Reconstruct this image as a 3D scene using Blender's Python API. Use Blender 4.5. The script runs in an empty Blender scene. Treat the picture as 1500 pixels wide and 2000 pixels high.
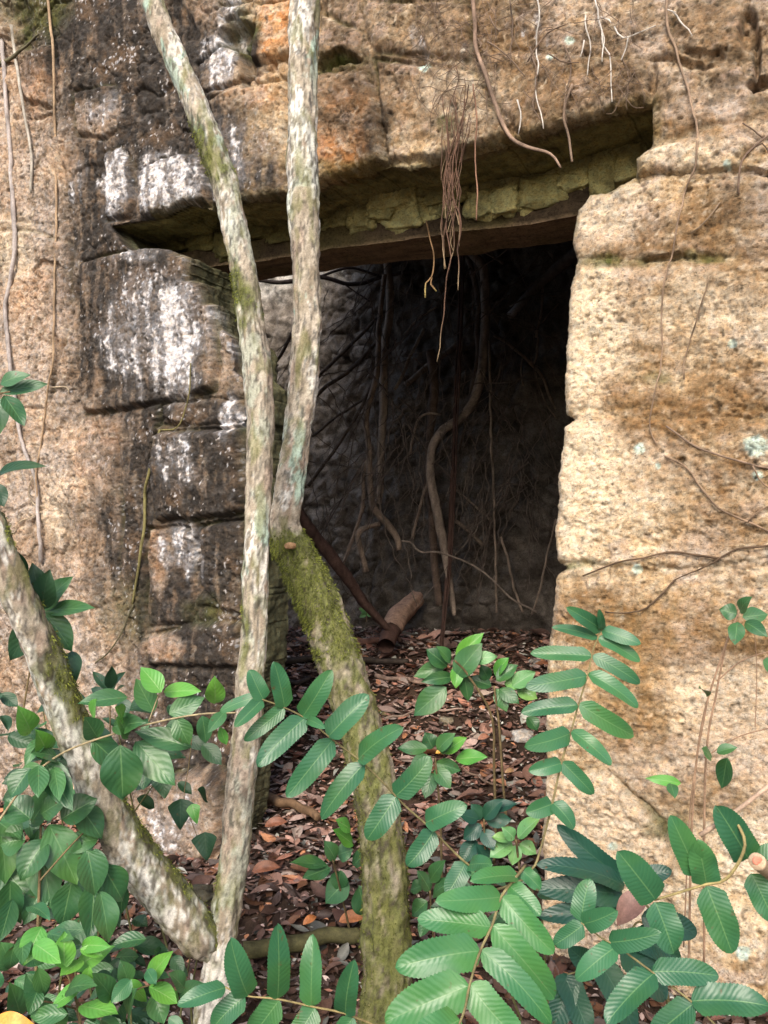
import bpy, math, random
import numpy as np
from mathutils import Vector

# ------------------------------------------------------------------ camera, sky, sun, exposure
SC = bpy.context.scene
def LINK(o):
    bpy.context.scene.collection.objects.link(o)
F = 1570.0                      # focal length of the photograph, in its own pixels (1500 x 2000)
CZ = 1.5                        # eye height

cam = bpy.data.cameras.new("camera")
cam.sensor_fit = 'VERTICAL'
cam.angle = 2 * math.atan(1000.0 / F)
cam.clip_start = 0.02
cam.clip_end = 500
camo = bpy.data.objects.new("camera", cam)
camo.location = (0, 0, CZ)
camo.rotation_euler = (math.radians(90), 0, 0)
LINK(camo)
SC.camera = camo

SUN_EL, SUN_AZ = math.radians(41), math.radians(194)   # azimuth clockwise from +Y: behind the camera, to its left
w = bpy.data.worlds.new("World")
SC.world = w
w.use_nodes = True
nt = w.node_tree
sky = nt.nodes.new('ShaderNodeTexSky')
sky.sky_type = 'NISHITA'
sky.sun_disc = False
sky.sun_elevation = SUN_EL
sky.sun_rotation = SUN_AZ
sky.dust_density = 4.0
sky.air_density = 1.0
sky.ozone_density = 1.0
nt.links.new(sky.outputs[0], nt.nodes['Background'].inputs[0])
nt.nodes['Background'].inputs[1].default_value = 0.15

sl = bpy.data.lights.new("sun", 'SUN')
sl.energy = 1.5
sl.angle = math.radians(24)
sl.color = (1.0, 0.93, 0.82)
so = bpy.data.objects.new("sun", sl)
sd = Vector((math.sin(SUN_AZ) * math.cos(SUN_EL), math.cos(SUN_AZ) * math.cos(SUN_EL), math.sin(SUN_EL)))
so.rotation_euler = sd.to_track_quat('Z', 'Y').to_euler()
so.location = (-3, -6, 8)
LINK(so)

SC.view_settings.view_transform = 'Standard'
SC.view_settings.look = 'None'
SC.view_settings.gamma = 1
SC.view_settings.exposure = 0.92

# ------------------------------------------------------------------ noise
rng = np.random.default_rng(7)
random.seed(7)
PERM = rng.permutation(256)
PERM = np.concatenate([PERM, PERM, PERM])
GR = rng.normal(size=(256, 3))
GR /= np.linalg.norm(GR, axis=1)[:, None]


def perlin(x, y, z=0.0, seed=0):
    x = np.asarray(x, float); y = np.asarray(y, float)
    z = np.zeros_like(x) + z + seed * 17.37
    xi = np.floor(x).astype(int); yi = np.floor(y).astype(int); zi = np.floor(z).astype(int)
    xf = x - xi; yf = y - yi; zf = z - zi
    u = xf ** 3 * (xf * (xf * 6 - 15) + 10)
    v = yf ** 3 * (yf * (yf * 6 - 15) + 10)
    ww = zf ** 3 * (zf * (zf * 6 - 15) + 10)
    def g(i, j, k):
        h = PERM[(PERM[(PERM[(xi + i) & 255] + yi + j) & 255] + zi + k) & 255]
        gr = GR[h]
        return gr[..., 0] * (xf - i) + gr[..., 1] * (yf - j) + gr[..., 2] * (zf - k)
    x00 = g(0, 0, 0) * (1 - u) + g(1, 0, 0) * u
    x10 = g(0, 1, 0) * (1 - u) + g(1, 1, 0) * u
    x01 = g(0, 0, 1) * (1 - u) + g(1, 0, 1) * u
    x11 = g(0, 1, 1) * (1 - u) + g(1, 1, 1) * u
    return ((x00 * (1 - v) + x10 * v) * (1 - ww) + (x01 * (1 - v) + x11 * v) * ww) * 1.5


def fbm(x, y, z=0.0, o=4, seed=0, gain=0.5):
    r = 0; a = 1.0; f = 1.0; t = 0
    for i in range(o):
        r = r + a * perlin(np.asarray(x) * f, np.asarray(y) * f, np.asarray(z) * f, seed + i * 3)
        t += a; a *= gain; f *= 2.03
    return r / t * 1.4


def worley(x, y, seed=0):
    """F1, F2 and a random id per cell"""
    xi = np.floor(x).astype(int); yi = np.floor(y).astype(int)
    f1 = np.full(x.shape, 9.0); f2 = np.full(x.shape, 9.0); ident = np.zeros(x.shape)
    for i in (-1, 0, 1):
        for j in (-1, 0, 1):
            h = PERM[(PERM[(xi + i + seed * 31) & 255] + yi + j) & 255]
            h2 = PERM[h + 57]
            d = np.hypot(xi + i + 0.1 + 0.8 * h / 255.0 - x, yi + j + 0.1 + 0.8 * h2 / 255.0 - y)
            near = d < f1
            f2 = np.where(near, f1, np.minimum(f2, d))
            ident = np.where(near, PERM[h + 101] / 255.0, ident)
            f1 = np.where(near, d, f1)
    return f1, f2, ident


def sst(a, b, x):
    t = np.clip((x - a) / (b - a), 0, 1)
    return t * t * (3 - 2 * t)


def lerp(a, b, t):
    t = np.asarray(t)
    if np.ndim(a) > 1 or np.ndim(b) >= 1:
        t = t[..., None]
    return a + (b - a) * t


def srgb(r, g, b):
    c = np.array([r, g, b]) / 255.0
    return np.where(c <= 0.04045, c / 12.92, ((c + 0.055) / 1.055) ** 2.4)


def poly_sdf(px, py, poly):
    """signed distance, negative inside"""
    poly = np.asarray(poly, float)
    d = np.full(px.shape, 1e9); inside = np.zeros(px.shape, bool)
    n = len(poly)
    for i in range(n):
        ax, ay = poly[i]; bx, by = poly[(i + 1) % n]
        ex, ey = bx - ax, by - ay
        wx, wy = px - ax, py - ay
        t = np.clip((wx * ex + wy * ey) / (ex * ex + ey * ey + 1e-12), 0, 1)
        d = np.minimum(d, np.hypot(wx - ex * t, wy - ey * t))
        c = ((ay <= py) != (by <= py))
        xc = ax + (py - ay) * ex / (ey if abs(ey) > 1e-12 else 1e-12)
        inside ^= c & (px < xc)
    return np.where(inside, -d, d)


# ------------------------------------------------------------------ frames
def at(px, py, Y):
    return np.array([(px - 750) / F * Y, Y, CZ + (1000 - py) / F * Y])

K = 0.535
CU = 1 / math.hypot(1, K)
EU = np.array([CU, -K * CU]); EV = np.array([K * CU, CU])
P0 = np.array([0, 2.95])


def wall(u, v, z):
    """wall coordinates (along, inward, up) to the world"""
    u = np.asarray(u, float); v = np.asarray(v, float); z = np.asarray(z, float)
    u, v, z = np.broadcast_arrays(u, v, z)
    return np.stack([P0[0] + u * EU[0] + v * EV[0], P0[1] + u * EU[1] + v * EV[1], z], -1)


def on_wall(px, py, v=0.0):
    Y = (P0[1] + v / CU) / (1 + K * (px - 750) / F)
    X = (px - 750) / F * Y
    u = (X - P0[0]) * EU[0] + (Y - P0[1]) * EU[1]
    return u, CZ + (1000 - py) / F * Y

def wp(px, py, v=0.0):
    u, z = on_wall(px, py, v)
    return wall(u, v, z)

def to_px(u, z):
    p = wall(u, 0 * u, z)
    return 750 + F * p[..., 0] / p[..., 1], 1000 - F * (p[..., 2] - CZ) / p[..., 1]


def ground_h(x, y):
    v = (x - P0[0]) * EV[0] + (y - P0[1]) * EV[1]
    u = (x - P0[0]) * EU[0] + (y - P0[1]) * EU[1]
    b = np.interp(v, [-4, -0.6, 0, 1.0, 2.0, 2.7, 4, 6], [-0.1, 0.0, 0.05, 0.27, 0.60, 0.80, 0.8, 0.3])
    near = np.exp(-((v - 0.5) / 5) ** 2 - (u / 6) ** 2)
    return b * near + near * (0.05 * fbm(x * 1.1, y * 1.1, 0, 3, 5) + 0.02 * perlin(x * 5, y * 5, 0, 9))

# ------------------------------------------------------------------ object helpers
def mesh(name, verts, faces, mat, col=None, uv=None, normals=None, smooth=True):
    verts = np.asarray(verts, np.float32)
    me = bpy.data.meshes.new(name)
    faces = np.asarray(faces, np.int32)
    me.vertices.add(len(verts)); me.vertices.foreach_set('co', verts.ravel())
    k = faces.shape[1]
    me.loops.add(faces.size); me.loops.foreach_set('vertex_index', faces.ravel())
    me.polygons.add(len(faces))
    me.polygons.foreach_set('loop_start', np.arange(0, faces.size, k, dtype=np.int32))
    me.update(calc_edges=True)
    if col is not None:
        a = me.attributes.new('Col', 'FLOAT_COLOR', 'POINT')
        c = np.ones((len(verts), 4), np.float32); c[:, :3] = np.clip(col, 0.003, 0.9)
        a.data.foreach_set('color', c.ravel())
    if uv is not None:
        l = me.uv_layers.new(name='UVMap')
        l.data.foreach_set('uv', np.asarray(uv, np.float32)[faces.ravel()].ravel())
    me.materials.append(mat)
    if smooth: me.shade_smooth()
    else: me.shade_flat()
    if normals is not None:
        me.normals_split_custom_set_from_vertices(normals.tolist())
    return me


def tag(o, label=None, cat=None, group=None, kind=None):
    if label: o['label'] = label
    if cat: o['category'] = cat
    if group: o['group'] = group
    if kind: o['kind'] = kind
    return o


def empty(name, loc, label, cat, group=None):
    o = bpy.data.objects.new(name, None)
    o.empty_display_size = 0.05
    o.location = Vector([float(c) for c in loc]); LINK(o)
    return tag(o, label, cat, group)


def world_loc(o):
    l = Vector((0, 0, 0))
    while o is not None:
        l = l + o.location; o = o.parent
    return np.array(l)


def obj(name, verts, faces, mat, parent=None, **kw):
    """link world-space geometry as one mesh object; its origin is its own base (or its parent's)"""
    verts = np.asarray(verts, float)
    if parent is not None:
        org = world_loc(parent); loc = (0, 0, 0)
    else:
        org = np.array([verts[:, 0].mean(), verts[:, 1].mean(), verts[:, 2].min()]); loc = org
    o = bpy.data.objects.new(name, mesh(name, verts - org, faces, mat, **kw))
    o.location = Vector([float(c) for c in loc]); o.parent = parent
    LINK(o)
    return o


def grid_faces(ni, nj, closed=False):
    i, j = np.meshgrid(np.arange(ni - 1), np.arange(nj if closed else nj - 1), indexing='ij')
    j2 = (j + 1) % nj
    return np.stack([i * nj + j, i * nj + j2, (i + 1) * nj + j2, (i + 1) * nj + j], -1).reshape(-1, 4)


def spline(pts, vals, step):
    """Catmull-Rom through pts (N,3) carrying vals (N,k), sampled about every step"""
    P = np.concatenate([np.asarray(pts, float), np.asarray(vals, float).reshape(len(pts), -1)], 1)
    P = np.vstack([2 * P[0] - P[1], P, 2 * P[-1] - P[-2]])
    out = []
    for i in range(1, len(P) - 2):
        n = max(2, int(np.linalg.norm(P[i + 1, :3] - P[i, :3]) / step))
        t = np.linspace(0, 1, n, endpoint=False)[:, None]
        a, b, c, d = P[i - 1], P[i], P[i + 1], P[i + 2]
        out.append(0.5 * (2 * b + (c - a) * t + (2 * a - 5 * b + 4 * c - d) * t ** 2 + (3 * b - a - 3 * c + d) * t ** 3))
    out.append(P[-2][None])
    O = np.vstack(out)
    return O[:, :3], np.maximum(O[:, 3:], 1e-4)


def tube(pts, rad, nseg=8, step=0.02, rough=0.0, wob=0.0, seed=0, freq=6.0, along=2.0, cap=True):
    """swept tube; returns verts, faces, s (metres along), a (angle), ring centres"""
    C, R = spline(pts, rad, step); R = R[:, 0]
    n = len(C)
    d = np.gradient(C, axis=0); d /= np.linalg.norm(d, axis=1)[:, None] + 1e-12
    s = np.concatenate([[0], np.cumsum(np.linalg.norm(np.diff(C, axis=0), axis=1))])
    if wob:
        for k in range(3):
            C[:, k] += wob * fbm(s * 9, 0 * s + k * 5.3, 0, 3, seed + 11)
    ref = np.array([0.3, 0.9, 0.2]); 
    if abs(d[0] @ ref) > 0.9: ref = np.array([1, 0, 0.])
    nrm = np.cross(d[0], ref); nrm /= np.linalg.norm(nrm)
    N = np.zeros_like(C)
    for i in range(n):
        nrm = nrm - d[i] * (nrm @ d[i]); nrm /= np.linalg.norm(nrm) + 1e-12
        N[i] = nrm
    B = np.cross(d, N)
    a = np.linspace(0, 2 * np.pi, nseg, endpoint=False)
    S, A = np.meshgrid(s, a, indexing='ij')
    rr = R[:, None] * np.ones_like(A)
    if rough:
        q = freq
        rr = rr * (1 + rough * fbm(np.cos(A) * q / 4, np.sin(A) * q / 4, S * along, 4, seed))
    V = C[:, None] + rr[..., None] * (np.cos(A)[..., None] * N[:, None] + np.sin(A)[..., None] * B[:, None])
    V = V.reshape(-1, 3); Fc = grid_faces(n, nseg, True)
    if cap:
        V = np.vstack([V, C[0], C[-1]])
        ce = []
        for j in range(nseg):
            k = (j + 1) % nseg
            ce.append([n * nseg, k, j, j]); ce.append([n * nseg + 1, (n - 1) * nseg + j, (n - 1) * nseg + k, (n - 1) * nseg + k])
        # caps as degenerate-free quads: pair the fan
        ce = []
        for j in range(0, nseg - 1, 2):
            k, l = j + 1, (j + 2) % nseg
            ce.append([n * nseg, l, k, j]); b = (n - 1) * nseg
            ce.append([n * nseg + 1, b + j, b + k, b + l])
        Fc = np.vstack([Fc, np.array(ce)])
        S = np.append(S.ravel(), [0, s[-1]]); A = np.append(A.ravel(), [0, 0])
    return V, Fc, S.ravel(), A.ravel(), C


def join(parts):
    V = []; Fs = []; Cs = []; k = 0
    for p in parts:
        V.append(p[0]); Fs.append(p[1] + k); k += len(p[0])
        if len(p) > 2: Cs.append(p[2])
    return np.vstack(V), np.vstack(Fs), (np.vstack(Cs) if Cs else None)

# ------------------------------------------------------------------ materials
def nodes(name):
    m = bpy.data.materials.new(name); m.use_nodes = True
    t = m.node_tree
    return m, t, t.nodes['Principled BSDF'], t.nodes['Material Output']

def N(t, kind, **kw):
    n = t.nodes.new(kind)
    for k, v in kw.items():
        if k.startswith('i_'):
            n.inputs[k[2:].replace('_', ' ')].default_value = v
        else:
            setattr(n, k, v)
    return n

def mathn(t, op, a, b=None, clamp=False):
    n = t.nodes.new('ShaderNodeMath'); n.operation = op; n.use_clamp = clamp
    for i, x in enumerate((a, b)):
        if x is None: continue
        if isinstance(x, (int, float)): n.inputs[i].default_value = x
        else: t.links.new(x, n.inputs[i])
    return n.outputs[0]


def stone_like(name, scales, bump, rough=0.92, var=(0.55, 1.35), spec=0.25, dist=0.006, tint=0.0, pores=0.0):
    """colour from the surface's own 'Col' attribute, broken up by noise; grain as bump"""
    m, t, b, o = nodes(name)
    at_ = N(t, 'ShaderNodeAttribute', attribute_name='Col')
    tc = N(t, 'ShaderNodeTexCoord')
    hs = None
    for k, (sc, wt) in enumerate(scales):
        n = N(t, 'ShaderNodeTexNoise', i_Scale=sc, i_Detail=5.0, i_Roughness=0.65)
        t.links.new(tc.outputs['Object'], n.inputs['Vector'])
        x = mathn(t, 'MULTIPLY', n.outputs[0], wt)
        hs = x if hs is None else mathn(t, 'ADD', hs, x)
    tot = sum(wt for _, wt in scales)
    if pores:
        mp = N(t, 'ShaderNodeMapping'); mp.inputs['Scale'].default_value = (1, 1, 1.9)
        t.links.new(tc.outputs['Object'], mp.inputs[0])
        pn = N(t, 'ShaderNodeTexNoise', i_Scale=95.0, i_Detail=4.0, i_Roughness=0.6); t.links.new(mp.outputs[0], pn.inputs['Vector'])
        pr = N(t, 'ShaderNodeMapRange', interpolation_type='SMOOTHSTEP')
        pr.inputs['From Min'].default_value = 0.34; pr.inputs['From Max'].default_value = 0.45
        pr.inputs['To Min'].default_value = 0.0; pr.inputs['To Max'].default_value = 1.0
        t.links.new(pn.outputs[0], pr.inputs['Value'])
        hs = mathn(t, 'ADD', hs, mathn(t, 'MULTIPLY', mathn(t, 'SUBTRACT', pr.outputs[0], 1.0), pores))
    hs = mathn(t, 'MULTIPLY', hs, 1.0 / tot)
    mr = N(t, 'ShaderNodeMapRange')
    mr.inputs['From Min'].default_value = 0.33; mr.inputs['From Max'].default_value = 0.67
    mr.inputs['To Min'].default_value = var[0]; mr.inputs['To Max'].default_value = var[1]
    t.links.new(hs, mr.inputs['Value'])
    mx = N(t, 'ShaderNodeMix', data_type='RGBA', blend_type='MULTIPLY')
    mx.inputs['Factor'].default_value = 1.0
    t.links.new(at_.outputs['Color'], mx.inputs['A'])
    t.links.new(mr.outputs[0], mx.inputs['B'])
    out = mx.outputs['Result']
    if tint:
        nn = N(t, 'ShaderNodeTexNoise', i_Scale=46.0, i_Detail=6.0, i_Roughness=0.7)
        t.links.new(tc.outputs['Object'], nn.inputs['Vector'])
        cr = N(t, 'ShaderNodeValToRGB')
        cr.color_ramp.elements[0].position = 0.36; cr.color_ramp.elements[0].color = (1.18, 0.92, 0.66, 1)
        cr.color_ramp.elements[1].position = 0.64; cr.color_ramp.elements[1].color = (0.92, 1.04, 1.22, 1)
        t.links.new(nn.outputs[0], cr.inputs[0])
        m3 = N(t, 'ShaderNodeMix', data_type='RGBA', blend_type='MULTIPLY')
        m3.inputs['Factor'].default_value = tint
        t.links.new(out, m3.inputs['A']); t.links.new(cr.outputs[0], m3.inputs['B'])
        out = m3.outputs['Result']
    t.links.new(out, b.inputs['Base Color'])
    bp = N(t, 'ShaderNodeBump'); bp.inputs['Strength'].default_value = bump; bp.inputs['Distance'].default_value = dist
    t.links.new(hs, bp.inputs['Height']); t.links.new(bp.outputs[0], b.inputs['Normal'])
    b.inputs['Roughness'].default_value = rough
    b.inputs['Specular IOR Level'].default_value = spec
    return m


def leaf_mat(name, c1, c2, veins=9.0, slant=0.55, gloss=0.37, rib=(0.13, 0.26, 0.10), tr=0.13, bump=0.22):
    m, t, b, o = nodes(name)
    uv = N(t, 'ShaderNodeUVMap', uv_map='UVMap')
    sp = N(t, 'ShaderNodeSeparateXYZ'); t.links.new(uv.outputs[0], sp.inputs[0])
    ax = mathn(t, 'ABSOLUTE', mathn(t, 'MULTIPLY', mathn(t, 'SUBTRACT', sp.outputs[0], 0.5), 2.0))
    ph = mathn(t, 'SUBTRACT', mathn(t, 'MULTIPLY', sp.outputs[1], veins), mathn(t, 'MULTIPLY', ax, slant * veins * 0.3))
    tcv = N(t, 'ShaderNodeTexCoord'); nv = N(t, 'ShaderNodeTexNoise', i_Scale=24.0, i_Detail=2.0); t.links.new(tcv.outputs['Object'], nv.inputs['Vector'])
    ph = mathn(t, 'ADD', ph, mathn(t, 'MULTIPLY', nv.outputs[0], 1.3))
    sn = mathn(t, 'SINE', mathn(t, 'MULTIPLY', ph, 6.2832))
    vein = mathn(t, 'POWER', mathn(t, 'MULTIPLY', mathn(t, 'ADD', sn, 1.0), 0.5), 6.0)
    mid = mathn(t, 'SUBTRACT', 1.0, mathn(t, 'MULTIPLY', ax, 16.0), True)
    oi = N(t, 'ShaderNodeObjectInfo')
    tc = N(t, 'ShaderNodeTexCoord')
    nz = N(t, 'ShaderNodeTexNoise', i_Scale=38.0, i_Detail=4.0); t.links.new(tc.outputs['Object'], nz.inputs['Vector'])
    f = mathn(t, 'ADD', mathn(t, 'MULTIPLY', oi.outputs['Random'], 0.7), mathn(t, 'MULTIPLY', nz.outputs[0], 0.4))
    mx = N(t, 'ShaderNodeMix', data_type='RGBA')
    t.links.new(f, mx.inputs['Factor'])
    mx.inputs['A'].default_value = (*c1, 1); mx.inputs['B'].default_value = (*c2, 1)
    nb = N(t, 'ShaderNodeTexNoise', i_Scale=70.0, i_Detail=2.0); t.links.new(tc.outputs['Object'], nb.inputs['Vector'])
    nl = N(t, 'ShaderNodeTexNoise', i_Scale=9.0, i_Detail=2.0); t.links.new(tc.outputs['Object'], nl.inputs['Vector'])
    yl = N(t, 'ShaderNodeMix', data_type='RGBA', blend_type='MULTIPLY')
    t.links.new(mathn(t, 'MULTIPLY', mathn(t, 'SUBTRACT', nl.outputs[0], 0.45), 4.0, True), yl.inputs['Factor'])
    t.links.new(mx.outputs['Result'], yl.inputs['A']); yl.inputs['B'].default_value = (1.35, 1.12, 0.75, 1)
    sk = N(t, 'ShaderNodeMix', data_type='RGBA')
    t.links.new(mathn(t, 'MULTIPLY', mathn(t, 'SUBTRACT', nb.outputs[0], 0.68), 9.0, True), sk.inputs['Factor'])
    t.links.new(yl.outputs['Result'], sk.inputs['A']); sk.inputs['B'].default_value = (0.09, 0.06, 0.025, 1)
    mx = sk
    m2 = N(t, 'ShaderNodeMix', data_type='RGBA')
    t.links.new(mathn(t, 'ADD', mathn(t, 'MULTIPLY', mid, 0.75), mathn(t, 'MULTIPLY', vein, 0.06), True), m2.inputs['Factor'])
    t.links.new(mx.outputs['Result'], m2.inputs['A']); m2.inputs['B'].default_value = (*rib, 1)
    t.links.new(m2.outputs['Result'], b.inputs['Base Color'])
    nz2 = N(t, 'ShaderNodeTexNoise', i_Scale=160.0, i_Detail=3.0); t.links.new(tc.outputs['Object'], nz2.inputs['Vector'])
    h = mathn(t, 'ADD', mathn(t, 'MULTIPLY', sn, -0.5), mathn(t, 'MULTIPLY', mid, -0.8))
    h = mathn(t, 'ADD', h, mathn(t, 'MULTIPLY', nz2.outputs[0], 0.8))
    bp = N(t, 'ShaderNodeBump'); bp.inputs['Strength'].default_value = bump; bp.inputs['Distance'].default_value = 0.0016
    t.links.new(h, bp.inputs['Height']); t.links.new(bp.outputs[0], b.inputs['Normal'])
    b.inputs['Roughness'].default_value = gloss
    b.inputs['Specular IOR Level'].default_value = 0.5
    tl = N(t, 'ShaderNodeBsdfTranslucent')
    t.links.new(m2.outputs['Result'], tl.inputs[0])
    ms = N(t, 'ShaderNodeMixShader'); ms.inputs[0].default_value = tr
    t.links.new(b.outputs[0], ms.inputs[1]); t.links.new(tl.outputs[0], ms.inputs[2])
    t.links.new(ms.outputs[0], o.inputs[0])
    return m

M_STONE = stone_like('weathered_limestone', [(34, 0.8), (110, 1.0), (280, 0.9)], 0.9, 0.93, (0.42, 1.46), dist=0.011, tint=0.5, pores=0.34)
M_INNER = stone_like('inner_limestone', [(22, 1.0), (80, 1.0), (200, .6)], 1.0, 0.95, (0.35, 1.55), dist=0.016, pores=.3)
M_BARK = stone_like('lichen_bark', [(60, 1.0), (190, 1.0), (420, 0.7)], 0.9, 0.9, (0.45, 1.48), dist=0.005)
M_ROOT = stone_like('root_bark', [(90, 1.0), (300, 0.7)], 0.6, 0.8, (0.6, 1.3), dist=0.002)
M_SOIL = stone_like('forest_soil', [(12, 1.0), (60, 1.0), (240, 0.8)], 1.0, 0.95, (0.4, 1.5), dist=0.015)
M_LITTER = stone_like('dead_leaf', [(55, 1.0), (240, 0.7)], 0.4, 0.48, (0.6, 1.3), spec=0.4, dist=0.002)
M_MOSS = stone_like('moss', [(200, 1.0)], 0.2, 0.95, (0.6, 1.4))
M_FROND = leaf_mat('pinnate_leaf', (0.020, 0.092, 0.046), (0.044, 0.160, 0.066), 13, 0.6, bump=.16)
M_FROND_LIGHT = leaf_mat('pinnate_leaf_light', (0.030, 0.135, 0.050), (0.055, 0.195, 0.062), 13, 0.6, bump=.16)
M_FROND_DARK = leaf_mat('pinnate_leaf_dark', (0.012, 0.055, 0.042), (0.02, 0.085, 0.055), 12, 0.6, rib=(0.05, 0.12, 0.07))  # darker copy of the frond leaf, shade painted into its green
M_BROAD = leaf_mat('broad_leaf', (0.018, 0.075, 0.032), (0.060, 0.175, 0.062), 7, 1.1, 0.38)
M_BRIGHT = leaf_mat('young_leaf', (0.07, 0.26, 0.045), (0.12, 0.34, 0.07), 7, 1.1, 0.4, rib=(0.25, 0.42, 0.15))
M_PALE = leaf_mat('pale_leaf', (0.10, 0.27, 0.10), (0.16, 0.36, 0.14), 7, 1.1, 0.4, rib=(0.3, 0.45, 0.25))

# ------------------------------------------------------------------ ground
def graded(lo, hi, fine_lo, fine_hi, step, n_out=14):
    a = np.arange(fine_lo, fine_hi + step / 2, step)
    t = (np.linspace(0, 1, n_out + 1)[1:]) ** 2.2
    return np.concatenate([(fine_lo - t * (fine_lo - lo))[::-1], a, fine_hi + t * (hi - fine_hi)])

gx = graded(-150, 150, -3.2, 2.6, 0.03, 22); gy = graded(-150, 150, 1.6, 7.4, 0.03, 22)
GX, GY = np.meshgrid(gx, gy, indexing='ij')
GZ = ground_h(GX, GY) + 0.012 * fbm(GX * 9, GY * 9, 0, 3, 21) * ((np.abs(GX) < 3.2) & (GY > 1.6) & (GY < 7.4))
gc = lerp(np.array([0.040, 0.026, 0.018]), np.array([0.085, 0.052, 0.035]), np.clip(0.5 + fbm(GX * 4, GY * 4, 0, 4, 3), 0, 1))
g = obj('ground', np.stack([GX, GY, GZ], -1).reshape(-1, 3), grid_faces(len(gx), len(gy)), M_SOIL, col=gc.reshape(-1, 3))
tag(g, kind='structure')

# ------------------------------------------------------------------ the ruin
ruin = empty('stone_ruin', wall(0, 0.25, 0.03), 'weathered limestone ruin wall with a dark rectangular doorway and stained blocks', 'ruin')

OPEN_PX = [(215, 440), (280, 431), (320, 425), (365, 397), (415, 410), (470, 398), (530, 390), (568, 385), (622, 362), (690, 335), (750, 320),
           (790, 328), (850, 315), (940, 292), (1020, 274), (1100, 250), (1180, 230), (1273, 210), (1270, 283), (1243, 312), (1238, 345),
           (1190, 365), (1150, 375), (1122, 405), (1115, 470), (1127, 508), (1110, 560), (1103, 650), (1097, 700), (1095, 760),
           (1100, 806), (1116, 818), (1097, 830), (1090, 900), (1085, 980), (1083, 1050), (1089, 1098), (1106, 1108), (1085, 1128),
           (1080, 1180), (1070, 1240), (1065, 1300), (1062, 1500), (1059, 1650), (1055, 2050), (400, 2050), (415, 1720), (432, 1600), (448, 1450),
           (470, 1310), (476, 1200), (478, 1010), (472, 1002), (476, 990), (476, 838), (468, 830), (474, 820), (472, 742), (452, 722), (448, 656), (424, 642), (418, 592), (398, 586), (396, 551), (370, 546), (370, 500), (300, 481), (250, 486)]
# individual blocks: outline on the wall (photo pixels), how far it stands proud (m), groove depth (m)
STONES = [
    ([(200, 300), (235, 290), (262, 320), (262, 400), (250, 430), (205, 432)], .015, .03),
    ([(280, 330), (330, 300), (405, 310), (412, 400), (365, 400), (320, 424), (278, 430)], .03, .035),
    ([(145, 180), (225, 160), (232, 250), (210, 275), (150, 265)], .01, .025),
    ([(155, 510), (250, 487), (300, 482), (370, 500), (370, 547), (397, 551), (399, 587), (419, 593), (425, 670), (418, 765), (300, 792), (160, 810), (150, 650)], .025, .035),
    ([(312, 790), (400, 775), (470, 775), (474, 826), (400, 834), (312, 834)], .0, .03),
    ([(312, 845), (474, 838), (476, 1000), (440, 1008), (312, 1020), (290, 930)], .03, .04),
    ([(290, 1032), (372, 1026), (378, 1120), (370, 1222), (285, 1225)], .005, .035),
    ([(390, 1025), (474, 1012), (474, 1200), (430, 1196), (385, 1140)], .02, .045),
    ([(290, 1238), (440, 1208), (472, 1218), (468, 1305), (298, 1302)], .02, .035),
    ([(150, 845), (225, 832), (242, 950), (235, 1170), (150, 1195), (140, 960)], .012, .02),
    ([(35, 95), (105, 90), (107, 215), (40, 195)], .02, .02),
    ([(20, 230), (110, 225), (128, 400), (105, 440), (15, 430)], .0, .015),
    ([(0, 450), (60, 450), (140, 480), (130, 640), (90, 800), (0, 800)], .01, .02),
    ([(265, 1530), (380, 1500), (432, 1510), (428, 1660), (350, 1725), (275, 1660)], .03, .04),
    ([(500, 10), (600, 0), (612, 100), (570, 120), (497, 135)], .03, .035),
    ([(420, 0), (492, 0), (495, 28), (425, 40)], .0, .03),
    ([(375, 120), (425, 80), (470, 90), (492, 140), (470, 165), (380, 180)], .0, .035),
    ([(400, 195), (460, 175), (560, 155), (570, 384), (470, 397), (416, 405)], .02, .03),
    ([(622, 150), (720, 140), (735, 200), (750, 318), (690, 333), (600, 366), (578, 380)], .03, .03),
    ([(620, 20), (712, 60), (708, 122), (622, 128)], .01, .03),
    ([(735, 118), (925, 140), (1000, 275), (850, 313), (755, 318), (740, 200)], .025, .03),
    ([(720, 0), (920, 0), (920, 120), (735, 105), (712, 50)], .01, .025),
    ([(940, 90), (1265, 120), (1270, 208), (1020, 272), (950, 170)], .02, .02),
    ([(1285, 135), (1455, 125), (1478, 240), (1285, 275)], .015, .03),
    ([(1315, 0), (1475, 10), (1470, 115), (1320, 120)], .015, .03),
    ([(1243, 312), (1290, 285), (1440, 252), (1480, 282), (1440, 330), (1330, 344), (1241, 345)], .045, .045),
    ([(1116, 405), (1150, 376), (1240, 356), (1510, 355), (1510, 500), (1300, 508), (1125, 497), (1113, 470)], .02, .022),
    ([(1127, 518), (1240, 520), (1510, 512), (1510, 800), (1300, 790), (1100, 803), (1094, 700), (1108, 560)], .01, .02),
    ([(1097, 832), (1300, 815), (1510, 820), (1510, 1090), (1290, 1110), (1089, 1095), (1080, 1050)], .02, .022),
    ([(1086, 1130), (1290, 1125), (1510, 1105), (1510, 1470), (1180, 1500), (1060, 1500), (1066, 1250)], .008, .02),
    ([(1058, 1515), (1180, 1506), (1300, 1612), (1330, 1700), (1510, 1800), (1510, 2060), (1050, 2060)], .045, .04),
]
VIS = 0.0052
uu = graded(-4.6, 3.6, -2.15, 1.32, VIS, 120)
zz = graded(-0.25, 4.9, 0.02, 4.12, VIS, 6)
U, Z = np.meshgrid(uu, zz, indexing='ij')
warp_u = 0.016 * fbm(U * 7, Z * 7, 0, 4, 31) + 0.004 * perlin(U * 45, Z * 45, 0, 33)
warp_z = 0.016 * fbm(U * 7, Z * 7, 3.3, 4, 32) + 0.004 * perlin(U * 45, Z * 45, 2, 34)
Uw, Zw = U + warp_u, Z + warp_z

def px_poly(poly):
    return [on_wall(x, y) for x, y in poly]

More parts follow.
